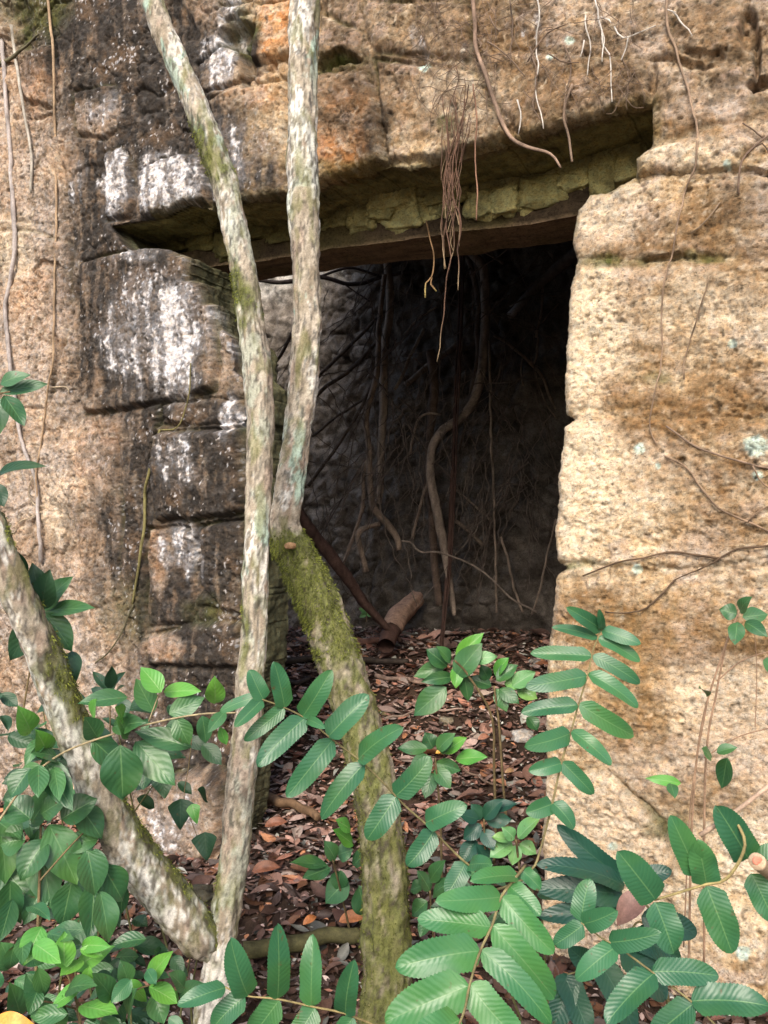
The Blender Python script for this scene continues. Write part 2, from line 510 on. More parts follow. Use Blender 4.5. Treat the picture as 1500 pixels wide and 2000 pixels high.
D = poly_sdf(U + warp_u * 0.55, Z + warp_z * 0.55, px_poly(OPEN_PX))        # >0 on the wall
PX, PY = to_px(U, Z)
PX0, PY0 = PX, PY
wx = 26 * fbm(U * 5, Z * 5, 0, 4, 41); wy = 26 * fbm(U * 5, Z * 5, 1.7, 4, 42)
PX = PX + wx; PY = PY + wy

def blob(cx, cy, rx, ry, soft=0.35):
    d = np.hypot((PX - cx) / rx, (PY - cy) / ry)
    return 1 - sst(1 - soft, 1 + soft, d)

def area(poly, soft=25):
    return 1 - sst(-soft, soft, poly_sdf(PX, PY, poly))

right = sst(1000, 1150, PX0)
leftm = 1 - sst(380, 560, PX0)
H = 0.040 * fbm(U * 1.3, Z * 1.3, 0, 3, 51)
H += 0.016 * fbm(U * 5.5, Z * 6.5, 0, 5, 52)
strata = fbm(U * 7 + 0.6 * fbm(U * 3, Z * 3, 0, 2, 54), Z * 34, 0, 4, 53)
H += right * 0.0035 * strata + (1 - .4 * right) * 0.008 * fbm(U * 22, Z * 22, 0, 4, 55)
rid = 1 - np.abs(fbm(U * 16, Z * 18, 0, 4, 56)) * 2
H -= 0.009 * sst(0.8, 1.0, rid) * (0.4 + 0.6 * sst(-.1, .4, fbm(U * 3, Z * 3, 0, 2, 57)))
pit = fbm(U * 55, Z * 55, 0, 3, 58)
H -= 0.009 * sst(0.26, 0.6, pit) * sst(-.1, .3, fbm(U * 4, Z * 4, 8, 3, 63))
H += 0.0045 * fbm(U * 100, Z * 110, 0, 2, 59)
# rubble between the blocks
f1, f2, wid = worley(Uw * 4.2 + 0.6 * fbm(U * 5, Z * 5, 0, 3, 60), Zw * 5.2 + .5 * fbm(U * 5, Z * 5, 4, 3, 64), 2)
rub = 0.022 * (wid - 0.5) - 0.018 * (1 - sst(0.0, 0.16, f2 - f1)) * sst(-.2, .3, fbm(U * 3, Z * 3, 6, 3, 65))
SID = np.zeros(U.shape, int)
block = np.zeros(U.shape); cover = np.zeros(U.shape); seam = np.zeros(U.shape)
for k, (poly, proud, groove) in enumerate(STONES):
    s = poly_sdf(Uw, Zw, px_poly(poly))
    ins = s < 0
    SID[ins] = k + 1
    edge = 1 - sst(0.0, 0.035, -s)
    tilt = 0.02 * math.sin(k * 2.3)
    if poly[0][0] > 1080 or poly[1][0] > 1280: groove *= .45; proud *= .6
    block = np.where(ins, proud - edge ** 2 * groove * 0.5, block)
    cover = np.maximum(cover, 1 - sst(-0.005, 0.012, s))
    gv = np.exp(-(s / 0.010) ** 2) * (0.35 + 0.65 * sst(-.25, .3, fbm(U * 4, Z * 4, k * 1.3, 2, 61)))
    seam = np.maximum(seam, gv * groove / 0.035)
H += block + (1 - cover) * rub * np.where(PX0 > 1060, 0.35, 0.75) - np.where((PX0 > 600) & (PY0 < 240), .013, np.where(PX0 > 1080, .017, .024)) * seam
# a few deep hollows where stones have dropped out
for (cx, cy, rx, ry, dep) in [(468, 62, 36, 26, .08), (488, 130, 14, 40, .06), (660, 122, 50, 10, .035), (1460, 60, 16, 40, .05), (1490, 170, 26, 12, .05),
                              (1370, 112, 36, 8, .02), (1470, 345, 30, 8, .02), (380, 1085, 9, 60, .035), (345, 822, 40, 6, .02),
                              (400, 1480, 60, 55, .07), (20, 60, 40, 70, .06), (330, 45, 40, 50, .03), (1290, 500, 40, 6, .02), (90, 520, 30, 8, .02), (1330, 128, 50, 6, .022), (1478, 120, 7, 60, .04), (1280, 180, 6, 40, .025)]:
    H -= dep * blob(cx, cy, rx, ry, 0.3)
rr = np.where(PX0 < 600, .016, .040) + np.where(PX0 < 600, .006, .018) * fbm(U * 5, Z * 5, 0, 3, 62)
dd = np.clip(D, 0, rr)
H -= 0.8 * (rr - np.sqrt(np.maximum(rr ** 2 - (rr - dd) ** 2, 0)))
H = np.minimum(H, 0.11)

# ---- colour of the stone itself: limestone, iron staining, black algae, white and mint lichen, moss
n1 = fbm(U * 5, Z * 5, 0, 5, 71); n2 = fbm(U * 18, Z * 18, 0, 4, 72); n3 = fbm(U * 60, Z * 60, 0, 3, 73)
drip = fbm(U * 26, Z * 5, 0, 4, 74); fleck = fbm(U * 75, Z * 42, 0, 3, 75)
TAN = np.array([0.49, 0.37, 0.225]); PALE = np.array([0.68, 0.585, 0.44]); OCH = np.array([0.36, 0.235, 0.105])
ORG = np.array([0.44, 0.20, 0.07]); PINK = np.array([0.50, 0.35, 0.245]); BRN = np.array([0.16, 0.098, 0.045])
BLK = np.array([0.021, 0.019, 0.017]); GRY = np.array([0.22, 0.19, 0.15]); WHT = np.array([0.66, 0.66, 0.68])
MINT = np.array([0.50, 0.62, 0.55]); OLV = np.array([0.13, 0.115, 0.03])
C = lerp(np.broadcast_to(TAN, U.shape + (3,)), PALE, sst(-.15, .55, n1 + .6 * n2))
C = lerp(C, OCH, 0.55 * sst(.05, .55, fbm(U * 4, Z * 6, 5, 5, 76) + .4 * n2))
C = lerp(C, BRN, 0.8 * sst(.16, .6, fbm(U * 3.2, Z * 5, 9, 5, 77) + .45 * n3))
# left and centre are greyer and pinker than the right
C = lerp(C, lerp(np.broadcast_to(PINK, C.shape), GRY, sst(-.2, .35, n1 - .5 * n2)), 0.72 * leftm)
mid = (1 - right) * (1 - leftm)
C = lerp(C, BRN, 0.55 * mid * sst(-.1, .4, n2 + .5 * n1))
for (cx, cy, rx, ry, a) in [(535, 65, 45, 75, .9), (672, 230, 55, 120, .85), (70, 150, 42, 70, .75), (195, 880, 45, 60, .65), (640, 180, 60, 60, .5),
                            (800, 190, 50, 60, .4), (310, 1085, 16, 60, .8), (320, 1262, 40, 28, .8), (500, 190, 60, 30, .45), (60, 620, 50, 120, .35)]:
    C = lerp(C, ORG * (1.15 if a > .6 else 1), np.clip(a * blob(cx, cy, rx, ry, .45) * (0.75 + .8 * n2), 0, 1))
m1 = fbm(U * 24, Z * 30, 2, 4, 86); m2 = fbm(U * 30, Z * 34, 6, 4, 87); m3_ = fbm(U * 13, Z * 16, 3, 5, 88)
big = fbm(U * 2.4, Z * 3.4, 11, 4, 89)
C = lerp(C, PALE * 1.08, .50 * sst(.06, .40, m1 + .3 * m3_ + .35 * big))
C = lerp(C, BRN * 1.3, .46 * sst(.10, .46, m2 - .35 * m3_ - .5 * big))
upper = (1 - sst(225, 300, PY)) * sst(540, 640, PX)
C = lerp(C, lerp(np.array([.115, .08, .05]), np.array([.275, .205, .135]), sst(-.3, .4, n2 + .5 * m2)), np.clip(upper * (.88 + .8 * n1 - .5 * m1), 0, .94))
C = lerp(C, lerp(np.array([.18, .142, .11]), np.array([.41, .35, .30]), sst(-.3, .3, n2 + .5 * m1 + .4 * big)), np.clip(leftm * (.66 + .8 * n1), 0, .9))
C = lerp(C, np.array([.40, .31, .25]), .5 * sst(.15, .4, m3_ + .3 * n3))
C = lerp(C, np.array([.56, .47, .385]), (.55 * sst(-.15, .4, fbm(U * 3, Z * 3.4, 21, 5, 116) + .4 * m3_) * right))
# brown weathering bands on the right
for (cx, cy, rx, ry, a) in [(1330, 800, 190, 60, .75), (1230, 880, 60, 70, .4), (1260, 490, 160, 40, .6), (1200, 1195, 120, 55, .6), (1420, 440, 90, 70, .5),
                            (1400, 1010, 100, 80, .35), (1240, 1360, 60, 110, .6), (1300, 640, 120, 90, .35), (1380, 900, 130, 110, .5), (1280, 1230, 170, 60, .55), (1440, 560, 90, 60, .4), (1440, 1180, 90, 80, .45), (1200, 1440, 110, 40, .4), (1330, 260, 110, 40, .5), (1350, 1560, 150, 60, .45), (1180, 190, 90, 90, .3),
                            (1060, 140, 70, 100, .45), (960, 60, 70, 60, .4), (1400, 60, 90, 60, .35), (830, 235, 90, 55, .25), (1440, 720, 60, 40, .4)]:
    C = lerp(C, BRN * 1.3, np.clip(1.25 * a * blob(cx, cy, rx, ry, .7) * (0.9 + 1.0 * n2 + .6 * m2), 0, .95))
for (cx, cy, rx, ry, a) in [(1150, 650, 50, 130, .8), (1190, 950, 100, 90, .55), (1180, 430, 60, 40, .55), (1330, 310, 90, 28, .7), (1380, 620, 120, 70, .45),
                            (1140, 1560, 80, 50, .5), (1190, 1620, 110, 70, .7), (1400, 1350, 90, 60, .6), (900, 190, 80, 60, .4), (1120, 990, 40, 100, .5),
                            (1420, 1700, 110, 100, .6), (20, 480, 40, 60, .6), (100, 1000, 30, 60, .4)]:
    C = lerp(C, PALE * 1.02, np.clip(a * blob(cx, cy, rx, ry, .6) * (0.85 + n2), 0, 1))
C = lerp(C, PALE * np.array([1.02, 1.0, .96]), .80 * area([(1085, 520), (1180, 520), (1215, 700), (1180, 800), (1230, 960), (1160, 1110), (1080, 1110)], 28) * (.75 + .5 * n2))
C = lerp(C, PALE * np.array([.98, .92, .88]), .75 * area([(1058, 1520), (1180, 1512), (1290, 1610), (1310, 1680), (1200, 1760), (1058, 1760)], 14) * (.85 + .4 * n2))
C = lerp(C, PALE * np.array([.95, .88, .82]), .6 * area([(1300, 1300), (1500, 1290), (1500, 1440), (1330, 1440)], 24) * (.8 + .6 * n2))
C = lerp(C, BRN * 1.5, .5 * area([(1190, 730), (1500, 720), (1500, 850), (1380, 870), (1300, 830), (1180, 850)], 30) * (.8 + 1.2 * n2).clip(0, 1.2))
C = lerp(C, OCH * .9, .5 * area([(1180, 1180), (1330, 1160), (1300, 1420), (1200, 1460), (1120, 1300)], 30) * (.8 + 1.0 * n2).clip(0, 1.3))
# black algae
dark = area([(0, -100), (350, -100), (430, 60), (400, 150), (470, 210), (540, 330), (560, 392), (480, 425), (372, 480), (400, 600), (490, 800), (490, 1500), (300, 1500),
             (255, 1250), (215, 1150), (165, 1020), (235, 960), (230, 830), (145, 790), (125, 500), (140, 300), (110, 180), (0, 60)], 62)
dark = np.maximum(dark, 1.0 * blob(350, 1470, 150, 110)); dark = np.maximum(dark, .6 * blob(735, 260, 28, 60)); dark = np.maximum(dark, .8 * blob(490, 100, 40, 60))
dark = np.maximum(dark, .55 * blob(190, 1060, 30, 120)); dark = np.maximum(dark, .35 * blob(1460, 420, 60, 80))
dark *= 1 - .85 * blob(350, 1600, 90, 80); dark *= 1 - .75 * blob(190, 240, 45, 40)
dark *= 1 - .6 * blob(425, 690, 30, 90); dark *= 1 - .8 * blob(310, 1090, 22, 70); dark *= 1 - .75 * blob(320, 1255, 45, 30)
dk = np.clip(dark * (1.10 + 0.80 * drip + 0.45 * n2 + .3 * big), 0, 1)
C = lerp(C, lerp(lerp(np.broadcast_to(BLK * 1.25, C.shape), np.array([0.105, 0.072, 0.046]), sst(-.05, .6, n1 + .6 * n2)), np.array([.17, .155, .145]), .22 * sst(.1, .4, m1)), dk * .97)
# white crustose lichen, in drips and flecks
for (cx, cy, rx, ry, a) in [(225, 360, 27, 80, 1.0), (330, 360, 75, 62, 1.0), (210, 215, 25, 40, .8), (180, 230, 22, 40, .5), (430, 105, 45, 62, .85), (440, 20, 30, 26, .7), (450, 320, 70, 85, .55),
                            (310, 650, 95, 120, .66), (355, 680, 40, 110, .9), (430, 640, 22, 60, .8), (450, 810, 26, 50, .7), (355, 900, 60, 60, .55), (350, 1065, 36, 40, .75),
                            (365, 1120, 12, 40, .6), (255, 680, 60, 70, .5), (265, 500, 60, 22, .6), (150, 360, 20, 40, .5), (395, 1080, 10, 60, .5), (470, 690, 14, 60, .6),
                            (810, 70, 14, 50, .5), (910, 110, 16, 30, .6), (1030, 30, 60, 30, .35), (1100, 100, 60, 50, .3), (850, 300, 30, 20, .3), (350, 1600, 60, 60, .55), (640, 300, 20, 30, .3)]:
    b_ = blob(cx, cy, rx, ry, .5) * a
    C = lerp(C, np.array([.34, .335, .34]), .8 * np.clip(sst(.10, .75, b_ * .75 + .45 * drip + .25 * n2) * np.minimum(b_ * 1.5, 1), 0, 1))
    C = lerp(C, np.array([.13, .125, .13]), .25 * np.clip(sst(.05, .5, b_ * .6 + .25 * n2 + .3 * drip) * np.minimum(b_ * 1.6, 1), 0, 1))
    C = lerp(C, WHT, np.clip(sst(0.44, 0.64, b_ * 0.58 + .24 * fleck + .52 * drip + .20 * n3 + .30 * m1 + .25 * n2) * np.minimum(b_ * 1.8, 1), 0, 1))
C = lerp(C, WHT * .85, .85 * sst(.40, .54, fleck * .8 + .4 * n1 + .2 * n3) * (1 - right) * dark)
C = lerp(C, PALE, .5 * sst(.42, .66, fbm(U * 40, Z * 34, 4, 3, 79)) * (1 - dark))
# mint discs of lichen
for (cx, cy, r_) in [(1478, 872, 24), (1250, 876, 11), (1251, 1114, 10), (1430, 672, 9), (1113, 80, 10), (1075, 120, 8), (830, 130, 12), (1425, 330, 8), (1290, 910, 6), (1480, 930, 10), (1455, 1850, 14), (1200, 1650, 9)]:
    d = np.hypot(PX0 + .3 * wx - cx, PY0 + .3 * wy - cy) / r_
    C = lerp(C, MINT, .9 * (1 - sst(.8, 1.1, d + .35 * n3)))
# moss in the joints and on ledges
C = lerp(C, np.array([.075, .085, .02]), np.clip(seam * .55 * sst(-.3, .3, n1), 0, .7))
for (cx, cy, rx, ry, a) in [(660, 125, 60, 14, .8), (480, 60, 40, 40, .8), (60, 20, 70, 60, .6), (1200, 505, 90, 12, .6), (1200, 395, 30, 30, .2), (1300, 1620, 40, 18, .7), (1270, 725, 30, 12, .5), (1120, 1100, 60, 10, .6), (880, 245, 16, 20, .7),
                            (240, 1190, 50, 60, .3), (400, 1190, 40, 30, .4), (1370, 500, 60, 10, .6), (700, 330, 120, 14, .4)]:
    C = lerp(C, np.array([.085, .095, .022]), np.clip(a * blob(cx, cy, rx, ry, .5) * (.9 + n2), 0, 1))
edge_top = (1 - sst(0.0, 0.05, D)) * (PY0 < 460) * (PX0 > 300)
C = lerp(C, OLV, .45 * edge_top)
C = lerp(C, C * .45, sst(0.25, .6, pit))
C = C * (1 + .25 * n3)[..., None]

# ---- mesh: keep the quads outside the opening, pull the cut edge onto its outline
cell = VIS
keepv = D > -0.5 * cell
gu, gz = np.gradient(D, uu, zz)
gl = np.hypot(gu, gz) + 1e-9
mv = np.where((D < 0.35 * cell) & keepv, D, 0)
U2 = U - mv * gu / gl ** 2; Z2 = Z - mv * gz / gl ** 2
nI, nJ = U.shape
idx = np.arange(nI * nJ).reshape(nI, nJ)
quads = np.stack([idx[:-1, :-1], idx[1:, :-1], idx[1:, 1:], idx[:-1, 1:]], -1).reshape(-1, 4)
kv = keepv.ravel()
quads = quads[kv[quads].all(1)]
W = wall(U2, -H, Z2).reshape(-1, 3)
Cf = C.reshape(-1, 3); Sf = SID.ravel()
e1 = W[quads[:, 2]] - W[quads[:, 0]]; e2 = W[quads[:, 3]] - W[quads[:, 1]]
fn = np.cross(e1, e2)
vn = np.zeros_like(W)
for k in range(4):
    for c in range(3):
        vn[:, c] += np.bincount(quads[:, k], fn[:, c], len(W))
vn /= np.linalg.norm(vn, axis=1)[:, None] + 1e-12
qs = np.sort(Sf[quads], axis=1)[:, 1]

def sub(mask, name):
    q = quads[mask]
    if len(q) == 0: return None
    used, inv = np.unique(q, return_inverse=True)
    return obj(name, W[used], inv.reshape(-1, 4), M_STONE, ruin, col=Cf[used], normals=vn[used])

sub(qs == 0, 'masonry')
for k in range(len(STONES)):
    sub(qs == k + 1, 'stone_block')

# ---- reveal: the cut edge carried back through the wall
ed = np.concatenate([quads[:, [0, 1]], quads[:, [1, 2]], quads[:, [2, 3]], quads[:, [3, 0]]])
key = np.sort(ed, 1); key = key[:, 0].astype(np.int64) * (nI * nJ) + key[:, 1]
_, first, cnt = np.unique(key, return_index=True, return_counts=True)
be = ed[first[cnt == 1]]
ii, jj = be // nJ, be % nJ
inner = ~(((ii == 0) | (ii == nI - 1)).any(1) | ((jj == 0) | (jj == nJ - 1)).any(1))
be = be[inner]
bv, binv = np.unique(be, return_inverse=True); binv = binv.reshape(-1, 2)
KS = 34; DEPTH = 0.52
v0 = -H.ravel()[bv]
bu, bz = U2.ravel()[bv], Z2.ravel()[bv]
Ds = D.copy()
for _ in range(40):
    Ds[1:-1, 1:-1] = .25 * (Ds[:-2, 1:-1] + Ds[2:, 1:-1] + Ds[1:-1, :-2] + Ds[1:-1, 2:])
su, sz_ = np.gradient(Ds, uu, zz); sl_ = np.hypot(su, sz_) + 1e-9
nu, nz_ = (su / sl_).ravel()[bv], (sz_ / sl_).ravel()[bv]          # points out of the opening, into the stone
rings = []; cols = []
edge_x, edge_y = to_px(bu, bz)
top = (edge_y < 440) & (nz_ > 0.3)
for k in range(KS + 1):
    t = k / KS
    vv = v0 + (np.where(edge_x < 600, .33, DEPTH) - v0) * t
    sh = min(1, t * 6)
    disp = sh * (0.018 * fbm(bu * 6 + bz * 6, vv * 8, 0, 4, 81) + 0.006 * fbm(bu * 30 + bz * 31, vv * 34, 0, 2, 82) + .010)
    un = .55 * float(sst(0, .16, t))
    rings.append(wall(bu + nu * disp + un * warp_u.ravel()[bv], vv, bz + nz_ * disp + un * warp_z.ravel()[bv]))
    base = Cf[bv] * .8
    reveal_tone = np.where(top[:, None], np.array([.26, .24, .105]), np.where(edge_x[:, None] < 600, np.array([.10, .10, .055]), np.array([.16, .12, .07])))  # olive algae on the soffit, darker tones on the jambs
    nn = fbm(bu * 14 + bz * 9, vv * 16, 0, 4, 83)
    reveal_tone = reveal_tone * (1 + .9 * nn)[:, None]
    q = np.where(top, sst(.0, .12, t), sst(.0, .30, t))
    cols.append(lerp(base, reveal_tone, q))
RV = np.concatenate(rings); RC = np.concatenate(cols)
m = len(bv); fr = []
for k in range(KS):
    fr.append(np.stack([binv[:, 0] + k * m, binv[:, 0] + (k + 1) * m, binv[:, 1] + (k + 1) * m, binv[:, 1] + k * m], -1))
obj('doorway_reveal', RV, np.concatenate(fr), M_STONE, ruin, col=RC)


def box_grid(u0, u1, v0, v1, z0, z1, step, seed, amp, colfn, freq=5.0):
    """a rough-surfaced block in wall coordinates"""
    parts = []
    dims = [(u0, u1), (v0, v1), (z0, z1)]
    for ax in range(3):
        a, b = [k for k in range(3) if k != ax]
        na = max(2, int((dims[a][1] - dims[a][0]) / step) + 2); nb = max(2, int((dims[b][1] - dims[b][0]) / step) + 2)
        A, B = np.meshgrid(np.linspace(*dims[a], na), np.linspace(*dims[b], nb), indexing='ij')
        for side in (0, 1):
            q = [None] * 3; q[a] = A; q[b] = B; q[ax] = np.full_like(A, dims[ax][side])
            u, v, z = q
            du = amp * fbm(u * freq, z * freq + v * freq, 0, 4, seed); dv = amp * fbm(u * freq, z * freq + v * freq, 4, 4, seed + 1); dz = amp * fbm(u * freq, v * freq, z * freq, 4, seed + 2)
            f = grid_faces(na, nb)
            if (side == 1) == (ax == 1): f = f[:, ::-1]
            parts.append((wall(u + du, v + dv, z + dz).reshape(-1, 3), f, colfn(u, v, z).reshape(-1, 3)))
    return join(parts)

def beam_col(u, v, z):
    gq = fbm(u * 3, v * 40, z * 30, 4, 91)
    c = lerp(np.array([.075, .052, .030]), np.array([.15, .105, .062]), np.clip(.5 + gq, 0, 1))
    c = c * np.where(z < bz0 + .012, 2.1, .62)[..., None]  # bounce light painted in: underside lightened, other faces darkened
    return lerp(c, OLV, .35 * sst(-.1, .5, fbm(u * 3, v * 6, z * 3, 3, 92)))

bz0 = CZ + 1.125
V, Fc, Cc = box_grid(-1.55, 1.15, 0.30, 0.56, bz0, bz0 + 0.10, 0.02, 95, 0.012, beam_col)
# the beam sags to the right a little
V[:, 2] -= 0.055 * sst(-1.0, 0.9, (V[:, 0] - P0[0]) * EU[0] + (V[:, 1] - P0[1]) * EU[1])
obj('lintel_beam', V, Fc, M_INNER, ruin, col=Cc)
def core_col(u, v, z):
    return lerp(np.array([.10, .095, .03]), np.array([.20, .19, .06]), np.clip(.5 + fbm(u * 6, z * 8, v * 6, 4, 96), 0, 1))
V, Fc, Cc = box_grid(-1.7, 1.3, 0.345, 0.60, bz0 + 0.115, 4.7, 0.05, 97, 0.02, core_col)
obj('wall_core', V, Fc, M_INNER, ruin, col=Cc)

# rubble stones packed over the beam
RUB = [(395, 452, 70, 46), (445, 470, 60, 40), (500, 432, 80, 40), (545, 440, 60, 44), (610, 425, 70, 42), (660, 415, 60, 38), (705, 412, 60, 44), (745, 400, 60, 40), (790, 408, 90, 54),
       (850, 402, 70, 40), (872, 398, 55, 30), (938, 393, 54, 44), (986, 386, 54, 42), (1054, 368, 88, 50), (1040, 340, 110, 34), (960, 350, 110, 46), (860, 360, 110, 50), (760, 372, 110, 50),
       (660, 385, 100, 46), (560, 400, 100, 46), (470, 420, 90, 46), (1115, 315, 84, 46), (1180, 322, 52, 84), (1225, 305, 70, 80), (1268, 300, 60, 70), (330, 455, 90, 50), (280, 455, 70, 46), (1120, 345, 50, 30)]
import bmesh
bm = bmesh.new(); bmesh.ops.create_icosphere(bm, subdivisions=4, radius=1.0)
ICO_V = np.array([v.co[:] for v in bm.verts]); ICO_F = np.array([[v.index for v in f.verts] for f in bm.faces]); bm.free()

def boulder(c_fn, sx, sy, sz, seed, box=0.55, rough=0.16):
    """a lumpy squarish stone: unit offsets scaled, mapped through c_fn"""
    p = ICO_V.copy()
    p = np.sign(p) * np.abs(p) ** box
    p *= (1 + rough * fbm(ICO_V[:, 0] * 1.6, ICO_V[:, 1] * 1.6, ICO_V[:, 2] * 1.6 + seed * 3.1, 4, seed))[:, None]
    return c_fn(p * np.array([sx, sy, sz]))
parts = []
for k, (x, y, wd, ht) in enumerate(RUB):
    v = 0.30 + 0.02 * math.sin(k * 5.1)
    u, z = on_wall(x, y + 8, v); Y = (P0[1] + v / CU) / (1 + K * (x - 750) / F)
    sx, sz = wd / F * Y * .58, ht / F * Y * .66
    p = boulder(lambda q: wall(u + q[:, 0], v + 0.03 + q[:, 1], z + q[:, 2]), sx, 0.05, sz, k, .55, .42)
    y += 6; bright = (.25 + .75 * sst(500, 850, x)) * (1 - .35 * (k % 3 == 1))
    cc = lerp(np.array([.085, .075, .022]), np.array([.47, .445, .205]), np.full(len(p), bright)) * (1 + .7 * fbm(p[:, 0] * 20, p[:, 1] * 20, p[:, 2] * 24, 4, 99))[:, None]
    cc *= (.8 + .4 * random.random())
    parts.append((p, ICO_F, cc))
V, Fc, Cc = join(parts)
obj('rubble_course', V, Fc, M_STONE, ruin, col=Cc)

# ---- the room behind: rubble back wall with a broken top on the left, end wall, vault
bu = np.arange(-4.2, 2.4, 0.014); bzz = np.arange(0.35, 4.2, 0.014)
BU, BZ = np.meshgrid(bu, bzz, indexing='ij')
f1, f2, idr = worley(BU * 5.2 + .5 * fbm(BU * 4, BZ * 4, 0, 2, 101), BZ * 7.2 + .5 * fbm(BU * 4, BZ * 4, 2, 2, 102), 4)
pl_ = sst(-.25, .25, fbm(BU * 2.2, BZ * 2.2, 7, 3, 106))
hb = (.015 + .03 * pl_) * (idr - .5) + .030 * pl_ * sst(0, .3, f2 - f1) + .045 * fbm(BU * 4, BZ * 4, 0, 3, 103) + .030 * fbm(BU * 17, BZ * 17, 0, 5, 112)
topz = 3.62 + .10 * fbm(BU * 3, BU * 0, 0, 4, 104) + 1.2 * sst(-2.15, -1.75, BU)
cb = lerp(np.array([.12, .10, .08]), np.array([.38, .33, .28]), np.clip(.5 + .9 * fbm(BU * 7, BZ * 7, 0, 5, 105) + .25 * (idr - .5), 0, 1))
cb = cb * (.44 + .65 * (1 - sst(-2.0, -1.2, BU + .15 * fbm(BU * 3, BZ * 3, 0, 3, 113))))[..., None]  # room shade painted into the colour: darker towards the right
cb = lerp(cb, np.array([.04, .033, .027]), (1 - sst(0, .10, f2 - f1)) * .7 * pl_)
cb = lerp(cb, np.array([.58, .55, .50]), .8 * sst(3.15, 3.4, BZ + .2 * fbm(BU * 6, BZ * 6, 0, 3, 115)) * (BU < -1.6))  # skylight painted in: broken top on the left whitened
kq = (BZ < topz)
Zc = np.minimum(BZ, topz + .01)
ib = np.arange(BU.size).reshape(BU.shape)
q = np.stack([ib[:-1, :-1], ib[1:, :-1], ib[1:, 1:], ib[:-1, 1:]], -1).reshape(-1, 4)
q = q[kq.ravel()[q].any(1)]
used, inv = np.unique(q, return_inverse=True)
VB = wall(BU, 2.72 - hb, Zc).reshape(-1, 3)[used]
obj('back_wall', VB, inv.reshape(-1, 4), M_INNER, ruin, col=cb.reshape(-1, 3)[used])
def dark_stone_col(u, v, z):
    return lerp(np.array([.035, .029, .023]), np.array([.08, .07, .055]), np.clip(.5 + fbm(u * 6, z * 6, v * 6, 4, 107), 0, 1))  # dark brown stone tone, mottled by noise
V, Fc, Cc = box_grid(1.5, 1.8, 0.5, 3.0, 0.1, 4.2, 0.06, 108, .03, dark_stone_col)
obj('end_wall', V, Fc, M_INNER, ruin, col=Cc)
V, Fc, Cc = box_grid(-1.75, 1.9, 0.40, 3.1, 3.62, 4.1, 0.06, 109, .05, dark_stone_col)
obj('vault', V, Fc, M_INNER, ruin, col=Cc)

# ------------------------------------------------------------------ trees
def path3(pts, w):
    """(px, py, depth) triples and widths in px -> world points and radii"""
    P = np.array([at(*p) for p in pts]); R = np.array([wi / F * p[2] / 2 for wi, p in zip(w, pts)])
    return P, R

def bark(V, s, a, moss, mint, pale, seed, blackv=0.0):
    x, y, z = V.T
    n1 = fbm(x * 9, y * 9, z * 3.2, 4, seed); n2 = fbm(x * 34, y * 34, z * 14, 4, seed + 1); n3 = fbm(x * 90, y * 90, z * 24, 3, seed + 2)
    n4 = fbm(x * 13, y * 13, z * 7, 4, seed + 3)
    c = lerp(np.array([.27, .225, .165]), np.array([.56, .50, .41]), np.clip(.5 + .9 * n2 + .5 * n3, 0, 1))
    c = lerp(c, np.array([.40, .28, .22]), .4 * sst(.14, .42, fbm(x * 20, y * 20, z * 9, 3, seed + 7)))
    c = lerp(c, np.array([.74, .72, .66]), np.clip(pale * sst(.0, .09, n1 + .55 * n3 + .3 * n2), 0, 1))
    c = lerp(c, np.array([.40, .52, .43]), np.clip(mint * sst(.10, .24, n4 + .3 * n3), 0, 1))
    c = lerp(c, np.array([.112, .126, .03]), np.clip(sst(.30, .75, moss + .55 * n2 + .3 * n1), 0, 1) * .92)
    fis = 1 - 2 * np.abs(fbm(x * 55, y * 55, z * 9, 3, seed + 19))
    c = c * (1 - .55 * sst(.72, .98, fis))[:, None]
    c = lerp(c, np.array([.07, .058, .045]), sst(.22, .45, n3 + .5 * n2) * .8)
    c = lerp(c, np.array([.16, .165, .05]), .55 * sst(.05, .4, fbm(x * 26, y * 26, z * 10, 4, seed + 17)))
    if blackv:
        c = lerp(c, np.array([.02, .018, .018]), sst(.0, .1, n2 * .3 + blackv))
    return c

def trunk(name, pts, w, parent, prof, seed, nseg=44, step=.0075, rough=.16, mat=None):
    P, R = path3(pts, w)
    V, Fc, s, a, Cn = tube(P, R, nseg, step, rough, 0.004, seed, 7.0, 5.0)
    # grooves along the bark
    n = len(Cn)
    y_px = 1000 - F * (V[:, 2] - CZ) / V[:, 1]; x_px = 750 + F * V[:, 0] / V[:, 1]
    c = bark(V, s, a, *prof(x_px, y_px, V, a), seed)
    body = V[:n * nseg].reshape(n, nseg, 3); cen = Cn[:, None]
    dirv = body - cen
    fl = fbm(np.cos(a[:n * nseg]) * 5, np.sin(a[:n * nseg]) * 5, s[:n * nseg] * 9, 3, seed + 9).reshape(n, nseg)
    body = cen + dirv * (1 + .11 * fl + .13 * fbm(body[..., 0] * 60, body[..., 1] * 60, body[..., 2] * 26, 3, seed + 13))[..., None]
    V[:n * nseg] = body.reshape(-1, 3)
    return obj(name, V, Fc, mat or M_BARK, parent, col=c), V, Fc, c

